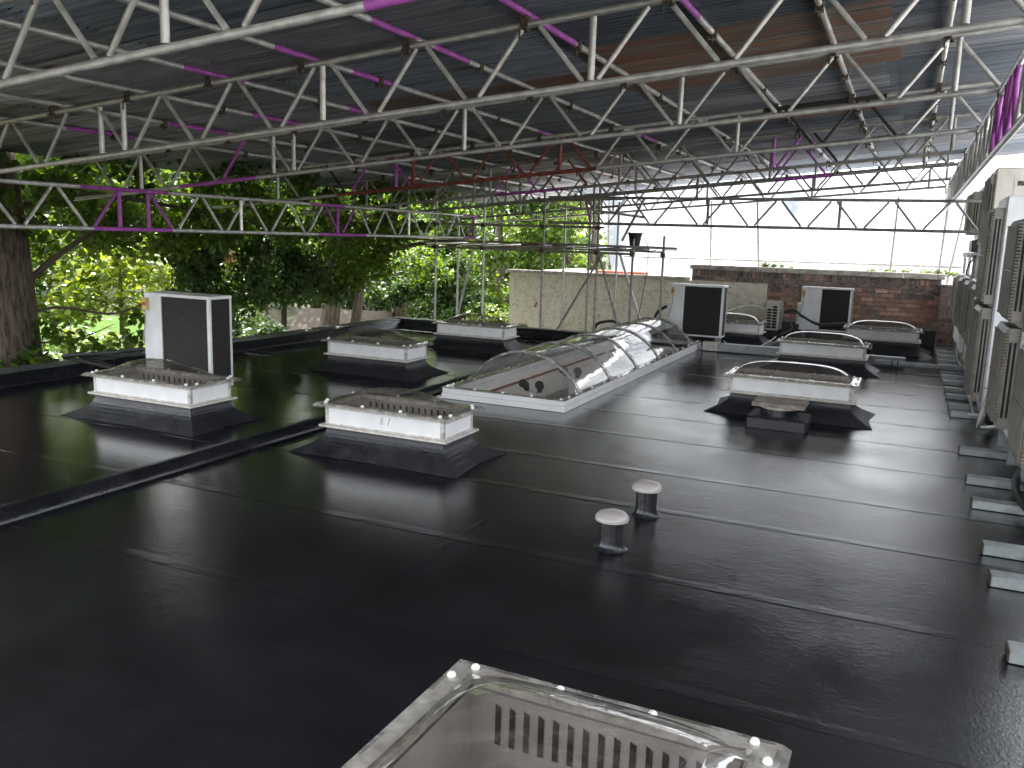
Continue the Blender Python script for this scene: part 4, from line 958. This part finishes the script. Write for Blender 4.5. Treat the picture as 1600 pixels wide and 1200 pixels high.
# extra hanging leaves near the eave
cl, rd = clumps(44, (-10.2, 6.0, 1.35), (-9.0, 15.5, 3.0), .16, .38, 15, keep=lambda c: c[2] > 1.35+.5*abs(math.sin(c[1]*1.3)))
leaves('eave_foliage', cl, rd, [95]*44, .10, M_LF, droop=.7, seed=33, label='lime leaves hanging around the purple level beam at the left eave', cat='foliage')

# garden shrubs beyond (sunlit)
def bush(label, c, R, n, per, size, m, seed, name='shrub', group='garden shrubs beyond the left parapet'):
    r = np.random.default_rng(seed); cs = []; rs = []
    for i in range(n):
        d = r.normal(size=3); d /= np.linalg.norm(d); d[2] = abs(d[2])*1.0-.2
        cs.append(np.array(c)+d*np.array(R)*r.uniform(.35, .95)); rs.append(np.array((1, 1, .8))*r.uniform(.18, .34)*min(R))
    t = thing(name, label, 'shrub', c, group)
    MB().path([(0, 0, gz-c[2]), (.05, .05, 0), (.1, 0, R[2]*.6)], .06, 6, rs=[.09, .06, .03]).build('trunk', M_TWIG, t)
    leaves('leaves', cs, rs, [per]*n, size, m, t, droop=.3, seed=seed, org=c)
    return t
bush('yellow leaved shrub glowing in the sun behind the left condenser', (-21.0, 17.8, -.2), (2.6, 2.6, 3.0), 34, 170, .17, M_LFY, 41)
bush('yellow-green shrub low in the garden, left of the left condenser', (-19.8, 14.2, -2.0), (2.0, 2.2, 1.8), 26, 170, .16, M_LFG, 42)
bush('blue-green conifer-like shrub right of the big lime trunk', (-25, 16.2, .2), (3.0, 3.0, 4.2), 36, 190, .19, M_LFB, 43)
bush('brown and beige dry bush between the lime trees', (-22.5, 22.8, .4), (2.2, 2.6, 3.2), 26, 170, .17, M_LFBR, 44)
bush('bright green bushy shrub behind the hanging ivy', (-20.5, 24.5, .3), (2.8, 3.2, 3.0), 34, 170, .17, M_LFG, 45)
bush('small grey-green shrub beside the shed eaves', (-16.0, 16.2, -1.2), (1.1, 1.5, 1.6), 20, 170, .12, M_LFB, 46)
bush('yellow-green tree top above the garden, far left', (-34, 26, 4), (6, 6, 6), 46, 200, .32, M_LFG, 47)
bush('tall green tree beyond the garden lawn', (-33, 38, 4), (7, 8, 7), 50, 200, .34, M_LFG, 48)
# dark hedge and trees behind the scaffold poles
def big(label, c, R, n, per, size, m, seed, group='trees closing the view behind the scaffold'):
    r = np.random.default_rng(seed); cs = []; rs = []
    for i in range(n):
        d = r.normal(size=3); d /= np.linalg.norm(d)
        cs.append(np.array(c)+d*np.array(R)*r.uniform(.55, 1.0)); rs.append(np.array((1, 1, .75))*r.uniform(.5, .95))
    t = thing('tree', label, 'tree', (c[0], c[1], gz), group)
    MB().path([(0, 0, 0), (.1, 0, 2.5), (0, .2, c[2]-gz+R[2]*.5)], .2, 9, rs=[.28, .22, .08]).build('trunk', M_BARK2, t, smooth=True)
    for a in range(4):
        an = a*1.6+seed; MB().path([(0, .1, 2.4), (math.cos(an)*R[0]*.35, math.sin(an)*R[1]*.35, 4.0), (math.cos(an)*R[0]*.7, math.sin(an)*R[1]*.7, 5.4)], .1, 6, rs=[.1, .07, .03]).build('branch', M_BARK2, t)
    leaves('leaves', cs, rs, [per]*n, size, m, t, droop=.5, seed=seed, org=(c[0], c[1], gz))
    return t
big('dark green broadleaf tree behind the shed and the purple beam end', (-16.2, 25.5, 1.2), (3.0, 3.4, 4.4), 70, 260, .15, M_LF2, 51)
big('dense mid green tree behind the front scaffold poles', (-12.2, 25.0, 1.4), (2.8, 2.6, 4.2), 66, 260, .14, M_LF, 52)
big('light green ivy covered tree rising behind the cream wall', (-9.6, 27.0, 2.2), (2.6, 2.4, 3.6), 60, 260, .14, M_LFG, 53)
big('dark evergreen to the left of the shed, seen under the leaf curtain', (-19.5, 31.0, 2.0), (4.5, 4.5, 5.0), 66, 260, .20, M_LF2, 54)
bush('variegated pale shrub at the left end of the cream wall', (-9.9, 19.8, -.5), (.9, 1.0, .95), 18, 130, .085, M_LFG, 55)
bush('dense dark shrub at the end of the shed, under the purple beam end', (-12.4, 21.2, .3), (1.9, 1.5, 2.0), 34, 260, .12, M_LF2, 70)
bush('dark low shrub behind the far left parapet', (-11.4, 20.5, -.6), (1.6, 1.4, 1.6), 24, 200, .10, M_LF2, 56)
big('tall tree added to shade the shed', (-19.5, 25.0, 4.2), (3.4, 3.4, 2.6), 60, 300, .16, M_LF, 57)  # added crown that keeps the sun off the shed roof
bush('dark shrub filling the gap left of the shed', (-17.6, 18.6, -1.2), (1.8, 1.8, 1.6), 26, 200, .12, M_LF2, 58)
bush('mid green shrub behind the shed ridge', (-19.0, 22.6, -.4), (2.4, 1.6, 1.8), 30, 200, .13, M_LF, 59)
bush('broad green shrub at the edge of the garden path', (-16.6, 14.4, -1.6), (1.5, 1.6, 1.3), 24, 180, .12, M_LFG, 60)
# far hedge line to close the horizon
cl, rd = clumps(90, (-70, 42, -2), (-6, 60, 7), 1.6, 3.2, 61)
leaves('far_woodland', cl, rd, [260]*90, .55, M_LF, droop=.3, seed=62, label='distant belt of green woodland beyond the gardens', cat='woodland')
cl, rd = clumps(60, (-75, 5, -2), (-48, 45, 8), 1.6, 3.2, 63)
leaves('left_woodland', cl, rd, [240]*60, .55, M_LFG, droop=.3, seed=64, label='sunlit belt of trees at the far left of the gardens', cat='woodland')
# moss and weeds along the far coping
cl, rd = clumps(26, (-2.9, 19.28, 1.42), (.9, 19.5, 1.47), .05, .12, 65, keep=lambda c: c[0] > -.9 or c[0] < -2.2)
leaves('coping_weeds', cl, rd, [60]*26, .04, M_LFG, droop=-.3, seed=66, label='green weeds growing along the back of the brick wall coping', cat='weeds')
cl = [(-6.9, 15.45, .16), (-5.6, 15.45, .12), (-5.2, 15.5, .14)]
leaves('parapet_weeds', cl, [(.12, .05, .06)]*3, [40]*3, .05, M_LFG, droop=-.4, seed=67, label='little green weeds behind the far parapet at the foot of the cream wall', cat='weeds')

# shed in the garden
sh = thing('garden_shed', 'garden shed with grey felt pitched roof beyond the left parapet', 'shed', (-15.25, 21.1, gz-.06), rz=math.atan2(.3, .95))
hl, hd_, ezz, rzz = 1.33, 1.15, 2.25, 2.86
v = [(-hl-.1, -hd_-.12, ezz-.06), (hl+.1, -hd_-.12, ezz-.06), (hl+.1, 0, rzz), (-hl-.1, 0, rzz), (hl+.1, hd_+.12, ezz-.06), (-hl-.1, hd_+.12, ezz-.06)]
v2 = [(a, b, c-.04) for a, b, c in v]
MB().add(v+v2, [(0,1,2,3), (3,2,4,5), (6,9,8,7), (9,11,10,8), (0,6,7,1), (1,7,8,2), (2,8,10,4), (3,9,6,0), (5,11,9,3)]).build('felt_roof', M_SHED, sh)
for i in range(14):
    z0_ = i*.16; MB().box(-hl, hl, -hd_, -hd_+.03+.004*(i % 2), z0_, z0_+.152).build('wall_board', M_CLAD, sh)
for i in range(17):
    z0_ = i*.16; k_ = hd_ if z0_+.15 < ezz else max(.08, hd_*(rzz-z0_-.2)/(rzz-ezz)); MB().box(hl-.03, hl+.004*(i % 2), -k_+.032, k_, z0_, z0_+.152).build('wall_board', M_CLAD, sh)
MB().box(-hl, hl-.04, hd_-.03, hd_, 0, ezz-.1).build('back_wall', M_CLAD, sh)
MB().box(-hl, -hl+.03, -hd_+.04, hd_-.04, 0, ezz-.1).build('end_wall', M_CLAD, sh)
MB().box(hl+.06, hl+.12, -.03, .03, rzz-.02, rzz+.16).build('finial', M_CLAD, sh)
for sg in (-1, 1):
    MB().add([(hl+.103, 0, rzz+.01), (hl+.103, sg*(hd_+.12), ezz-.05), (hl+.103, sg*(hd_+.12), ezz-.15), (hl+.103, 0, rzz-.09), (hl+.123, 0, rzz+.01), (hl+.123, sg*(hd_+.12), ezz-.05), (hl+.123, sg*(hd_+.12), ezz-.15), (hl+.123, 0, rzz-.09)], [(0,1,2,3),(4,5,6,7),(0,4,5,1),(3,2,6,7)]).build('bargeboard', M_BARK, sh)

# pieces that sit on a part go one level deeper
for child, host in (('guard_bars', 'fan_guard'), ('edge_ribs', 'fan_guard'), ('side_slot', 'fan_guard'), ('isolator_knob', 'isolator'), ('vent_slot', 'inner_lining'), ('screw_cap', 'clear_rim'), ('fixing_washer', 'inner_lining'), ('vent_opening', 'case'), ('handle_recess', 'case'), ('handle_plate', 'case'), ('rating_plate', 'case'), ('pen_mark', 'upstand_panel'), ('felt_roof_finial', 'felt_roof')):
    for o in [q for q in bpy.data.objects if q.name.split('.')[0] == child and q.parent and q.parent.type == 'EMPTY']:
        hosts = [h for h in o.parent.children if h.name.split('.')[0] == host]
        if len(hosts) > 1:      # twin fans: nearest in height
            zc = lambda q: (sum(v.co.z for v in q.data.vertices)/len(q.data.vertices))
            hosts.sort(key=lambda h: abs(zc(h)-zc(o)))
            if child == 'pen_mark': hosts.sort(key=lambda h: min(v.co.y for v in h.data.vertices)+.001*len(h.name))
        if hosts: o.parent = hosts[0]
